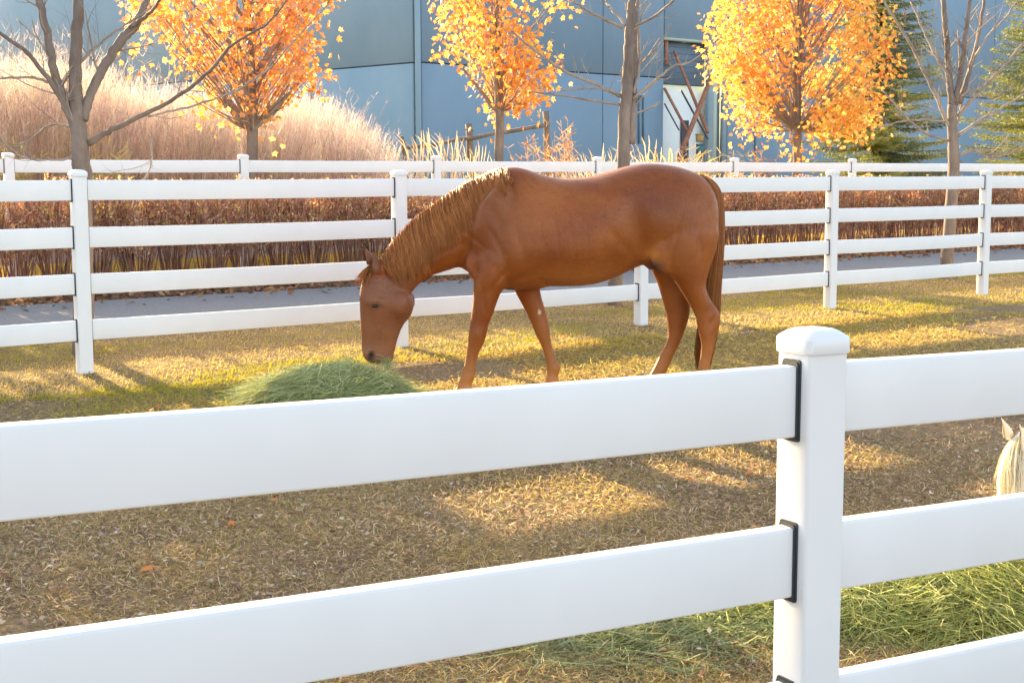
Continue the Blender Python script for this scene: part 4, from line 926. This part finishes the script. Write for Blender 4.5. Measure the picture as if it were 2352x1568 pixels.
# low yellow grass behind far fence
n = 26000; sv = r.uniform(-9, 34, n); tv = 14.35+r.random(n)**1.5*5; xs, ys = xy(sv, tv); zb = zg(xs, ys)
hn = vnoise(sv*.8, tv*1.2); ht = r.uniform(.35, .75, n)*(.55+.8*hn); seg = 4; uu = np.linspace(0, 1, seg)[None]
la = r.normal(.1, .3, n)[:, None]*ht[:, None]; lb = r.normal(0, .3, n)[:, None]*ht[:, None]
P = np.stack([xs[:, None]+la*uu**2, ys[:, None]+lb*uu**2, zb[:, None]+ht[:, None]*uu], -1); mb = MB()
mixc = np.clip((vnoise(sv*.35+9, tv*.5)-.35)*3, 0, 1)[:, None]
col = pick(r, n, [(.62, .44, .09), (.50, .40, .10), (.70, .50, .14)])*mixc+pick(r, n, [(.42, .33, .20), (.35, .27, .18), (.30, .30, .12)])*(1-mixc)
ribbons(mb, P, r.uniform(.007, .013, n), col, r)
o = link('meadow_grass', mb.mesh('meadow_grass'), M_REED); tag(o, 'low yellow dry grass right behind the far white fence', 'grass', kind='stuff')

# plumed reed clumps and rusty weeds behind the far fence
def clump(px, top_py, t, label, seed, nst=46, plume=True, colr=((.58, .45, .28), (.66, .52, .34), (.50, .38, .26)), spread=.28, name='reed_clump', cat='ornamental grass'):
    r = rng(seed); x, y = atline(px, t); zb = float(zg(x, y)); hmax = at(px, top_py, y).z-zb; root_ = (x, y, zb)
    a = r.uniform(0, 6.28, nst); q = np.sqrt(r.random(nst))*.14; bx, by = q*np.cos(a), q*np.sin(a)
    h = hmax*r.uniform(.62, 1.0, nst); lean = r.normal(.0, spread, nst)-.12; leany = r.normal(0, spread, nst); seg = 9; u = np.linspace(0, 1, seg)[None]
    P = np.stack([bx[:, None]+(lean*h)[:, None]*u**2.2*.55, by[:, None]+(leany*h)[:, None]*u**2.2*.55, h[:, None]*(u-.10*np.abs(lean)[:, None]*u**3)], -1)
    if plume: P[:, -1, 2] -= .05*h; P[:, -1, 0] -= .03
    mb = MB(); c = pick(r, nst, colr); wv = np.full((nst, seg), .0032); 
    if plume: wv[:, 6] = .009; wv[:, 7] = .015; wv[:, 8] = .004
    ribbons(mb, P, wv, c, r, face=np.tile((0, 1, .1), (nst, 1))+r.normal(0, .4, (nst, 3)))
    m = nst*10; a = r.uniform(0, 6.28, m); h2 = hmax*r.uniform(.25, .6, m); ln = r.normal(0, .5, m); ly = r.normal(0, .5, m); q = np.sqrt(r.random(m))*.2
    seg = 5; u = np.linspace(0, 1, seg)[None]; Q = np.stack([(q*np.cos(a))[:, None]+(ln*h2)[:, None]*u**2, (q*np.sin(a))[:, None]+(ly*h2)[:, None]*u**2, h2[:, None]*(u-.25*u**3)], -1)
    ribbons(mb, Q, r.uniform(.0025, .005, m), pick(r, m, [(.54, .42, .24), (.60, .47, .26), (.44, .34, .22)], None, .2), r)
    if not plume:        # branching seed heads
        for k in range(9):
            f = r.integers(6, 9, nst); B0 = P[np.arange(nst), f]; d = np.stack([r.normal(0, .7, nst), r.normal(0, .7, nst), r.uniform(.3, 1, nst)], -1)*.11
            ribbons(mb, B0[:, None]+d[:, None]*np.array([0, 1])[None, :, None], r.uniform(.008, .016, nst), c*.85, r, taper=.1)
    o = link(name, mb.mesh(name), M_REED, None, root_); tag(o, label, cat, 'dry grass and weed clumps behind the far fence'); return o
W_ = ((.50, .26, .13), (.60, .36, .18), (.42, .25, .16))
clump(905, 300, 17.0, 'thin blond reed clump where the pinkish grass ends', 61, 10)
clump(975, 268, 17.2, 'tallest blond plumed reed clump, left of the wooden fence middle', 62, 34)
clump(1035, 280, 17.1, 'blond plumed reed clump in front of the sloping wooden rail', 63, 40)
clump(1085, 305, 16.9, 'short reed clump beside the middle weathered wood post', 64, 30)
clump(1128, 340, 17.4, 'lowest reed clump left of the sparser maple trunk', 65, 24)
clump(1215, 318, 17.2, 'thin dry weed clump right of the sparser maple trunk', 66, 16, False, W_)
clump(1262, 285, 17.3, 'rusty branching weeds at the right wooden post', 67, 18, False, W_, .14)
clump(1308, 276, 17.2, 'tallest rusty branching weeds right of the wooden fence', 68, 22, False, W_, .12)
clump(1352, 305, 17.0, 'pale bushy reed clump left of the slim bare trunk', 69, 50, True, spread=.34)
clump(1392, 322, 17.0, 'pale low reed clump touching the slim bare trunk', 70, 46, True, spread=.36)
clump(1490, 292, 16.8, 'golden plumed reed clump above the horse rump', 71, 40, True)
clump(1532, 318, 16.6, 'bright yellow low reed clump above the horse rump', 72, 60, True, ((.80, .55, .10), (.78, .50, .12)), .4)
clump(1580, 335, 17.2, 'grey-brown weeds in front of the bay opening', 73, 26, False, ((.36, .27, .2), (.42, .33, .24)), .15)
clump(1628, 348, 16.8, 'dry weeds below the bay post', 74, 24, False, ((.40, .32, .2), (.55, .42, .16)), .15)
clump(1690, 350, 17.2, 'dim weeds between bay and golden maple', 75, 26, False, ((.34, .26, .18), (.40, .31, .2)), .2)
clump(1760, 330, 17.6, 'dark reddish weeds left of the golden maple trunk', 76, 24, False, ((.22, .13, .09), (.30, .2, .13)), .14)
clump(2100, 352, 18.5, 'low weeds between spruce and pale bare tree', 77, 26, False, ((.30, .25, .17), (.36, .28, .2)), .2)
clump(40, 330, 16.2, 'greenish yellow weeds left of the leftmost bare tree', 78, 30, False, ((.5, .42, .12), (.45, .36, .16)), .2)
clump(260, 325, 16.2, 'yellowish weeds right of the leftmost bare tree', 79, 30, False, ((.55, .44, .14), (.45, .36, .16)), .2)

# ------------------------------------------------------------------ old wooden fence
x, y = atline(1175, 19.0); WY = y
wroot = empty('wooden_fence', (0, 0, 0)); wb = at(1175, 400, WY); wroot.location = (wb.x, WY, float(zg(wb.x, WY))); tag(wroot, 'old weathered wooden fence with one sloping rail before the blue wall', 'fence')
def wood(name, p0, p1, w_px, seed, dy=0):
    r = rng(seed); A = np.array(at(p0[0], p0[1], WY+dy)); B = np.array(at(p1[0], p1[1], WY+dy)); m = 9; u = np.linspace(0, 1, m)[:, None]
    P = A*(1-u)+B*u+r.normal(0, .008, (m, 3)); rad = w_px*WY/FOC/2*(1+.12*r.normal(size=m)); mb = MB(); mb.tube(P-np.array(wroot.location), rad, 7, (1, 1, 1)); link(name, mb.mesh(name), M_WOODOLD, wroot)
wood('post', (936, 460), (926, 313), 8, 1); wood('post', (1083, 460), (1077, 287), 15, 2); wood('post', (1262, 460), (1253, 258), 14, 3); wood('rail', (928, 343), (1256, 287), 9, 4, -.12)
wood('rail_stub', (1086, 300), (1068, 296), 6, 5)

# ------------------------------------------------------------------ hedge
def shrub_mesh(seed):
    r = rng(seed); rnd = random.Random(seed); mb = MB(); lv = []; ld = []
    ns = 46
    for k in range(ns):
        a = r.uniform(0, 6.28); q = .13*math.sqrt(r.random()); b0 = np.array((q*math.cos(a), q*math.sin(a), -.02)); sp = r.uniform(.05, .36); a2 = a+r.normal(0, .6)
        h = r.uniform(.78, 1.04); top = np.array((b0[0]+sp*math.cos(a2), b0[1]+sp*math.sin(a2)*.85, h)); mid = b0*.5+top*.5; mid[2] += .08; mid[:2] += (top-b0)[:2]*-.12
        u = np.linspace(0, 1, 6)[:, None]; P = b0*(1-u)**2+2*mid*u*(1-u)+top*u*u+r.normal(0, .008, (6, 3)); c = np.array((.32, .17, .125))*r.uniform(.7, 1.5)
        mb.tube(P, np.linspace(.0075, .003, 6)*r.uniform(.6, 1.2), 3, c, cap=False)
        for j in range(13):
            f = r.uniform(.34, 1.0); i = min(int(f*5), 4); p = P[i]*(1-(f*5-i))+P[i+1]*(f*5-i) if i < 5 else P[5]; d = r.normal(0, .55, 3); d[2] = abs(d[2])+.65; d /= np.linalg.norm(d); L_ = min(r.uniform(.08, .26), max(.05, (1.09-p[2])/max(d[2], .2)))
            q_ = np.array([p, p+d*L_*.5+r.normal(0, .008, 3), p+d*L_]); mb.tube(q_, [.0034, .0026, .0014], 3, np.array((.54, .32, .23))*r.uniform(.7, 1.6), cap=False)
            for m_ in range(5): lv.append(p+d*L_*r.uniform(.2, 1.05)+r.normal(0, .008, 3)); ld.append(d+r.normal(0, .6, 3))
    V = mb.mesh('stems'); lb = MB(); lv = np.array(lv); ld = np.array(ld); n = len(lv)
    col = pick(r, n, [(.62, .30, .21), (.70, .41, .26), (.76, .54, .28), (.90, .64, .12), (.46, .25, .19)], [.30, .27, .20, .13, .10], .2)
    scatter(lb, LEAF2, LEAF2_F, lv, frames(ld, r), r.uniform(.018, .042, n), col); return V, lb.mesh('leaves')
VAR = [shrub_mesh(400+k) for k in range(5)]
for a_, b_ in VAR: a_.materials.append(M_HEDGE); b_.materials.append(M_HEDGE)
rnd = random.Random(9); s_ = .8; k = 0
while s_ < 22.5:
    x, y = xy(s_, 13.28+rnd.uniform(-.06, .06)); root = empty('hedge_shrub', (x, y, float(zg(x, y))), TH+rnd.choice((0, math.pi))+rnd.uniform(-.3, .3)); sc_ = rnd.uniform(.97, 1.03); root.scale = (sc_, sc_, sc_*rnd.uniform(.985, 1.015))
    tag(root, 'reddish brown shrub of the clipped hedge in front of the far white fence', 'shrub', 'shrubs of the clipped hedge'); a_, b_ = VAR[k % 5]; link('stems', a_, None, root); link('leaves', b_, None, root)
    s_ += .40; k += 1
# leaf litter under the hedge
r = rng(77); n = 15000; sv = r.uniform(-8, 27, n); tv = WT1+.03+r.random(n)**1.3*1.55; edge = r.random(n) < .05; tv = np.where(edge, WT1-r.random(n)**2*.5, tv); xs, ys = xy(sv, tv); zs = gz(xs, ys)+r.uniform(.0, .05, n)+np.where(edge, .03, 0)
ax = np.stack([r.normal(0, 1, n), r.normal(0, 1, n), r.normal(0, .28, n)], -1); a = ax/np.linalg.norm(ax, axis=1)[:, None]; z_ = np.tile((0, 0, 1.), (n, 1))+r.normal(0, .45, (n, 3)); xx = np.cross(a, z_); xx /= np.linalg.norm(xx, axis=1)[:, None]; Rr = np.stack([xx, a, np.cross(xx, a)], -1)
mb = MB(); scatter(mb, LEAF2, LEAF2_F, np.stack([xs, ys, zs], -1), Rr, r.uniform(.05, .10, n), pick(r, n, [(.20, .10, .055), (.28, .15, .08), (.36, .20, .12), (.45, .20, .07), (.14, .08, .05)], [.3, .28, .2, .08, .14], .18))
o = link('leaf_litter', mb.mesh('leaf_litter'), M_LITTER); tag(o, 'brown fallen leaves heaped under the hedge beside the walkway', 'leaf litter', kind='stuff')

# ------------------------------------------------------------------ paddock grass
def turf_edge(s): return 8.15+.35*(fbm(s*.5, s*0+3)-.5)+.12*(vnoise(s*3, s*0)-.5)
def grass(name, n, y0, y1, seed, label, filt, build):
    r = rng(seed); y = np.exp(r.uniform(math.log(y0), math.log(y1), n)) if False else r.uniform(y0, y1, n); x = r.uniform(-.44, .44, n)*y*1.0
    k = filt(x, y, r); x, y = x[k], y[k]; mb = MB(); build(mb, x, y, r); o = link(name, mb.mesh(name), M_GRASS); tag(o, label, 'grass', kind='stuff'); return o
SUNP = [(.64, .46, .11), (.56, .39, .08), (.46, .37, .055), (.32, .18, .085), (.72, .56, .24)]
def f_paddock(x, y, r):
    t = tcoord(x, y); s = scoord(x, y); bare = fbm(x*.75+4, y*1.1, 4)
    d = np.clip((.66-bare)*5.5, .10, 1)
    return (t < turf_edge(s)+.1) & (r.random(len(x)) < d)
def b_paddock(mb, x, y, r):
    n = len(x); z = gz(x, y); L_ = r.uniform(.010, .030, n)*(1+.055*y); el = np.abs(r.normal(.12, .48, n)); az = r.uniform(0, 6.28, n); d = np.stack([np.cos(az)*np.cos(el), np.sin(az)*np.cos(el), np.sin(el)], -1)
    B0 = np.stack([x, y, z+r.uniform(0, .010, n)], -1); P = np.stack([B0, B0+d*L_[:, None]*.55, B0+d*L_[:, None]-np.array((0, 0, 1))*(.25*L_*np.cos(el))[:, None]*.6], 1)
    gn = fbm(x*.9+11, y*.9, 4); w_ = np.array([.25, .25, .20, .18, .12]); c = pick(r, n, SUNP, w_, .16); gr = np.clip((gn-.5)*5, 0, 1)[:, None]; c = c*(1-gr)+pick(r, n, [(.44, .38, .05), (.30, .30, .05), (.54, .42, .06)])*gr; nr = (np.clip((8.4-tcoord(x, y))/3.0, 0, 1)*np.clip(1.5-1.2*fbm(x*1.6, y*1.6+8, 3), 0, 1))[:, None]; c = c*(1-nr)+pick(r, n, [(.30, .195, .115), (.46, .32, .18), (.58, .44, .27), (.27, .26, .08), (.68, .56, .38)], [.28, .26, .19, .16, .11])*nr
    ribbons(mb, P, (.0017+.00034*y)*r.uniform(.6, 1.5, n), c, r, taper=.8)
grass('paddock_grass', 430000, 3.2, 13.0, 900, 'short trampled straw-coloured grass covering the paddock', f_paddock, b_paddock)
def f_turf(x, y, r):
    t = tcoord(x, y); s = scoord(x, y); return (t > turf_edge(s)) & (t < WT0-.02+.03*r.normal(size=len(x)))
def b_turf(mb, x, y, r):
    n = len(x); z = gz(x, y); t = tcoord(x, y); s = scoord(x, y); tall = np.clip(1-(t-turf_edge(s))/.8, 0, 1)
    L_ = r.uniform(.022, .05, n)*(.7+.6*tall); el = r.uniform(.15, 1.25, n); az = r.normal(-.6, 1.3, n); d = np.stack([np.cos(az)*np.cos(el), np.sin(az)*np.cos(el), np.sin(el)], -1)
    B0 = np.stack([x, y, z-.004], -1); P = np.stack([B0, B0+d*L_[:, None]*.55, B0+d*L_[:, None]-np.array((0, 0, 1))*(.3*L_*np.cos(el))[:, None]], 1)
    gn = np.clip((fbm(s*.7+3, t*2.4, 4)-.46)*5+.7*tall, 0, 1)[:, None]; c = pick(r, n, [(.54, .40, .15), (.48, .36, .10), (.58, .45, .22)])*(1-gn)+pick(r, n, [(.40, .36, .03), (.50, .40, .04), (.28, .29, .04)])*gn
    ribbons(mb, P, (.0022+.00030*y)*r.uniform(.7, 1.4, n), c, r, taper=.8)
grass('turf', 330000, 7.0, 19.5, 901, 'longer yellow-green turf strip under the middle fence', f_turf, b_turf)

r = rng(611); n = 16000; y = r.uniform(3.2, 9.5, n); x = r.uniform(-.44, .44, n)*y; k_ = tcoord(x, y) < turf_edge(scoord(x, y)); x, y = x[k_], y[k_]; n = len(x)
k_ = vnoise(x*2.1, y*2.1) > .35; x, y = x[k_], y[k_]; n = len(x); a = np.stack([r.normal(0, 1, n), r.normal(0, 1, n), r.normal(0, .2, n)], -1); a /= np.linalg.norm(a, axis=1)[:, None]; z_ = np.tile((0, 0, 1.), (n, 1))+r.normal(0, .4, (n, 3)); xx = np.cross(a, z_); xx /= np.linalg.norm(xx, axis=1)[:, None]
mb = MB(); scatter(mb, LEAF2, LEAF2_F, np.stack([x, y, gz(x, y)+r.uniform(.006, .02, n)], -1), np.stack([xx, a, np.cross(xx, a)], -1), r.uniform(.012, .034, n), pick(r, n, [(.30, .18, .10), (.46, .33, .22), (.20, .12, .075), (.56, .48, .38), (.38, .32, .26)], [.34, .24, .24, .10, .08], .2))
o = link('ground_litter', mb.mesh('ground_litter'), M_LITTER); tag(o, 'tiny bits of dry leaf and stalk trodden into the paddock', 'litter', kind='stuff')
# ------------------------------------------------------------------ hay
HAYP = [(.32, .34, .13), (.42, .45, .19), (.24, .27, .10), (.58, .57, .28), (.45, .48, .22)]
def hay(name, label, c, rx_, ry_, h, rot, n, seed, Lr=(.10, .30), mound=True, wd=.0028, pal=HAYP, cat='hay'):
    r = rng(seed); a = r.uniform(0, 6.28, n); q = np.sqrt(r.random(n))*(1+.12*np.abs(r.normal(size=n))) if mound else np.abs(r.normal(0, .55, n)); lx, ly = q*np.cos(a)*rx_, q*np.sin(a)*ry_
    x = c[0]+lx*math.cos(rot)-ly*math.sin(rot); y = c[1]+lx*math.sin(rot)+ly*math.cos(rot)
    def hf(x, y):
        dx, dy = x-c[0], y-c[1]; u = (dx*math.cos(rot)+dy*math.sin(rot))/rx_; v = (-dx*math.sin(rot)+dy*math.cos(rot))/ry_
        return h*np.clip(1-(u*u+v*v), 0, 1)**.75*(.72+.55*fbm(x*3.2+seed, y*3.2, 3))
    z0 = gz(x, y)+.006; z = z0+hf(x, y)*r.uniform(.75, 1.04, n) if mound else z0+.01*r.random(n)
    L_ = r.uniform(*Lr, n); sw = vnoise(x*4+seed, y*4)*8; az = sw+r.normal(0, .9, n); el = r.normal(0, .38, n); el2 = -np.abs(r.normal(.35, .3, n)) if mound else r.normal(0, .1, n)
    d0 = np.stack([np.cos(az)*np.cos(el), np.sin(az)*np.cos(el), np.sin(el)], -1); az2 = az+r.normal(0, .8, n)
    d1 = np.stack([np.cos(az2)*np.cos(el2), np.sin(az2)*np.cos(el2), np.sin(el2)], -1)
    B0 = np.stack([x, y, z], -1)-d0*L_[:, None]*.3; M1 = B0+d0*L_[:, None]*.5; E_ = M1+d1*L_[:, None]*.5; u = np.linspace(0, 1, 5)[None, :, None]
    P = B0[:, None]*(1-u)**2+2*M1[:, None]*u*(1-u)+E_[:, None]*u*u
    P[:, :, 2] = np.maximum(P[:, :, 2], gz(P[:, :, 0], P[:, :, 1])+.004)
    col = pick(r, n, pal, None, .16); mb = MB(); ribbons(mb, P-np.array((c[0], c[1], c[2])), wd*r.uniform(.6, 1.5, n), col, r, taper=.55)
    root = empty(name, c); tag(root, label, cat); link('strands', mb.mesh('strands'), M_HAY, root)['kind'] = 'stuff'
    if mound:
        g_ = np.linspace(-1, 1, 41); U, W2 = np.meshgrid(g_, g_); q2 = np.sqrt(U**2+W2**2); X_ = c[0]+U*rx_*math.cos(rot)-W2*ry_*math.sin(rot); Y_ = c[1]+U*rx_*math.sin(rot)+W2*ry_*math.cos(rot)
        Z_ = gz(X_, Y_)+hf(X_, Y_)*.86-.015; idx = np.arange(41*41).reshape(41, 41); Fm = np.stack([idx[:-1, :-1], idx[:-1, 1:], idx[1:, 1:], idx[1:, :-1]], -1).reshape(-1, 4)
        me = mesh_np('core', np.stack([X_-c[0], Y_-c[1], Z_-c[2]], -1).reshape(-1, 3), [Fm], np.tile((.07, .085, .03), (41*41, 1))*(.6+.8*rng(3).random((41*41, 1))), True); link('core', me, M_HAY, root)
    return root
c1_ = ong(762, 905); c1_.y += .0
hay('hay_pile', 'green hay heap under the brown horse muzzle', (c1_.x, 8.22, float(zg(c1_.x, 8.22))), .55, .45, .20, .05, 9000, 31, (.10, .34))
c2_ = ong(2190, 1385)
hay('hay_pile', 'large yellow-green hay heap near the pony, right of the foreground post', (c2_.x, c2_.y, float(zg(c2_.x, c2_.y))), .98, .40, .15, .05, 15000, 32, (.12, .36), True, .0030, [(.32, .34, .09), (.42, .43, .13), (.22, .26, .08), (.58, .56, .20), (.44, .46, .18)])
c3_ = ong(1690, 1400)
hay('loose_hay', 'loose grey-green hay trailing left of the foreground post', (c3_.x, c3_.y, float(zg(c3_.x, c3_.y))), .38, .30, .035, .2, 3400, 33, (.10, .30), True, .0026)
c4_ = ong(1430, 1470)
hay('scattered_hay', 'thin scattered hay strands on the ground under the lowest visible foreground rail', (c4_.x, c4_.y, float(zg(c4_.x, c4_.y))), .70, .42, .0, .1, 2300, 34, (.10, .32), False, .0026, [(.26, .30, .14), (.32, .33, .17), (.22, .24, .10)])
# wisp held in the horse's mouth
mx_, mz_ = hpt(262, 1215); hpz = headrot(np.array([[mx_, -.03, mz_]]))[0]; wc = (hx0+hpz[0], HY+hpz[1]-.02, hz0+hpz[2]-.015)
r = rng(35); n = 150; B0 = np.tile(np.array([0., 0, 0]), (n, 1))+r.normal(0, .016, (n, 3)); d = np.stack([r.normal(-.1, .7, n), r.normal(-.3, .5, n), r.normal(-.35, .6, n)], -1); d /= np.linalg.norm(d, axis=1)[:, None]
u = np.linspace(0, 1, 4)[None, :, None]; P = B0[:, None]+d[:, None]*r.uniform(.03, .09, n)[:, None, None]*u; P[:, :, 2] -= .02*u[..., 0]**2; mb = MB(); ribbons(mb, P, r.uniform(.002, .004, n), pick(r, n, HAYP), r, taper=.4)
o = link('hay_wisp', mb.mesh('hay_wisp'), M_HAY, None, wc); tag(o, 'wisp of green hay held in the brown horse mouth', 'hay')

# ------------------------------------------------------------------ fallen leaves
spots = [((335, 1322), 'lone fallen orange leaf lying left between the two big foreground rails', 1.35, 0), ((527, 1207), 'small orange fallen leaf on grass just right of the lone orange leaf', .9, 0), ((632, 1153), 'pale orange fallen leaf just under the upper foreground rail at left', .8, 0),
         ((103, 1463), None, 1, 1), ((1118, 1247), 'brownish orange fallen leaf in mid frame between foreground rails', .9, 1), ((1578, 1106), 'small orange fallen leaf near the foreground post, under upper rail', .9, 0),
         ((1712, 1100), 'orange fallen leaf closest left of the foreground post', 1.1, 0), ((1934, 1049), 'bright orange fallen leaf just right of the foreground post', 1.3, 0), ((112, 1368), 'dark red-brown curled leaf at the lower left', 1.1, 2), ((18, 1340), 'brown leaf at the left edge between foreground rails', 1.1, 2),
         ((885, 1168), None, .9, 3), ((1905, 1340), None, 1, 1), ((605, 860), None, .8, 0), ((735, 1245), None, .9, 2), ((420, 1240), None, .8, 2)]
LC = [(.80, .28, .05), (.42, .2, .06), (.22, .10, .06), (.34, .34, .36)]; rnd = random.Random(4)
def leaf_obj(p, size, col, label, group=None, seed=0):
    r = rng(seed+70); V = LEAF.copy(); V[:, 2] += -.35*(V[:, 0]**2)+.12*np.sin(V[:, 1]*4+seed)+.35*np.abs(V[:, 0])*r.uniform(0, 1); mb = MB(); mb.add(V*size, None, LEAF_F, col); 
    o = link('fallen_leaf', mb.mesh('fallen_leaf'), M_LEAF); o.location = p; o.rotation_euler = (r.uniform(-.35, .35), r.uniform(-.35, .35), r.uniform(0, 6.28)); tag(o, label, 'leaf', group)
for k, ((px, py), lab, sz, ci) in enumerate(spots):
    p = ong(px, py); p.z = float(gz(p.x, p.y))+.022; leaf_obj(p, .044*sz, LC[ci], lab or ('small orange fallen leaf lying on the grass', 'small tan-brown fallen leaf lying on the grass', 'small dark brown fallen leaf lying on the grass', 'small grey curled leaf lying on the grass')[ci], ('orange', 'tan-brown', 'dark brown', 'grey')[ci]+' fallen leaves in the paddock', k)
for k in range(34):
    px, py = rnd.uniform(0, 2352), rnd.uniform(650, 1100); p = ong(px, py)
    if tcoord(p.x, p.y) > 10.6: continue
    p.z = float(gz(p.x, p.y))+.025; ci = rnd.choice((0, 1, 1, 2)); leaf_obj(p, .042*rnd.uniform(.7, 1.2), LC[ci], ('small orange fallen leaf lying on the grass', 'small tan-brown fallen leaf lying on the grass', 'small dark brown fallen leaf lying on the grass')[ci], ('orange', 'tan-brown', 'dark brown')[ci]+' fallen leaves in the paddock', k+40)
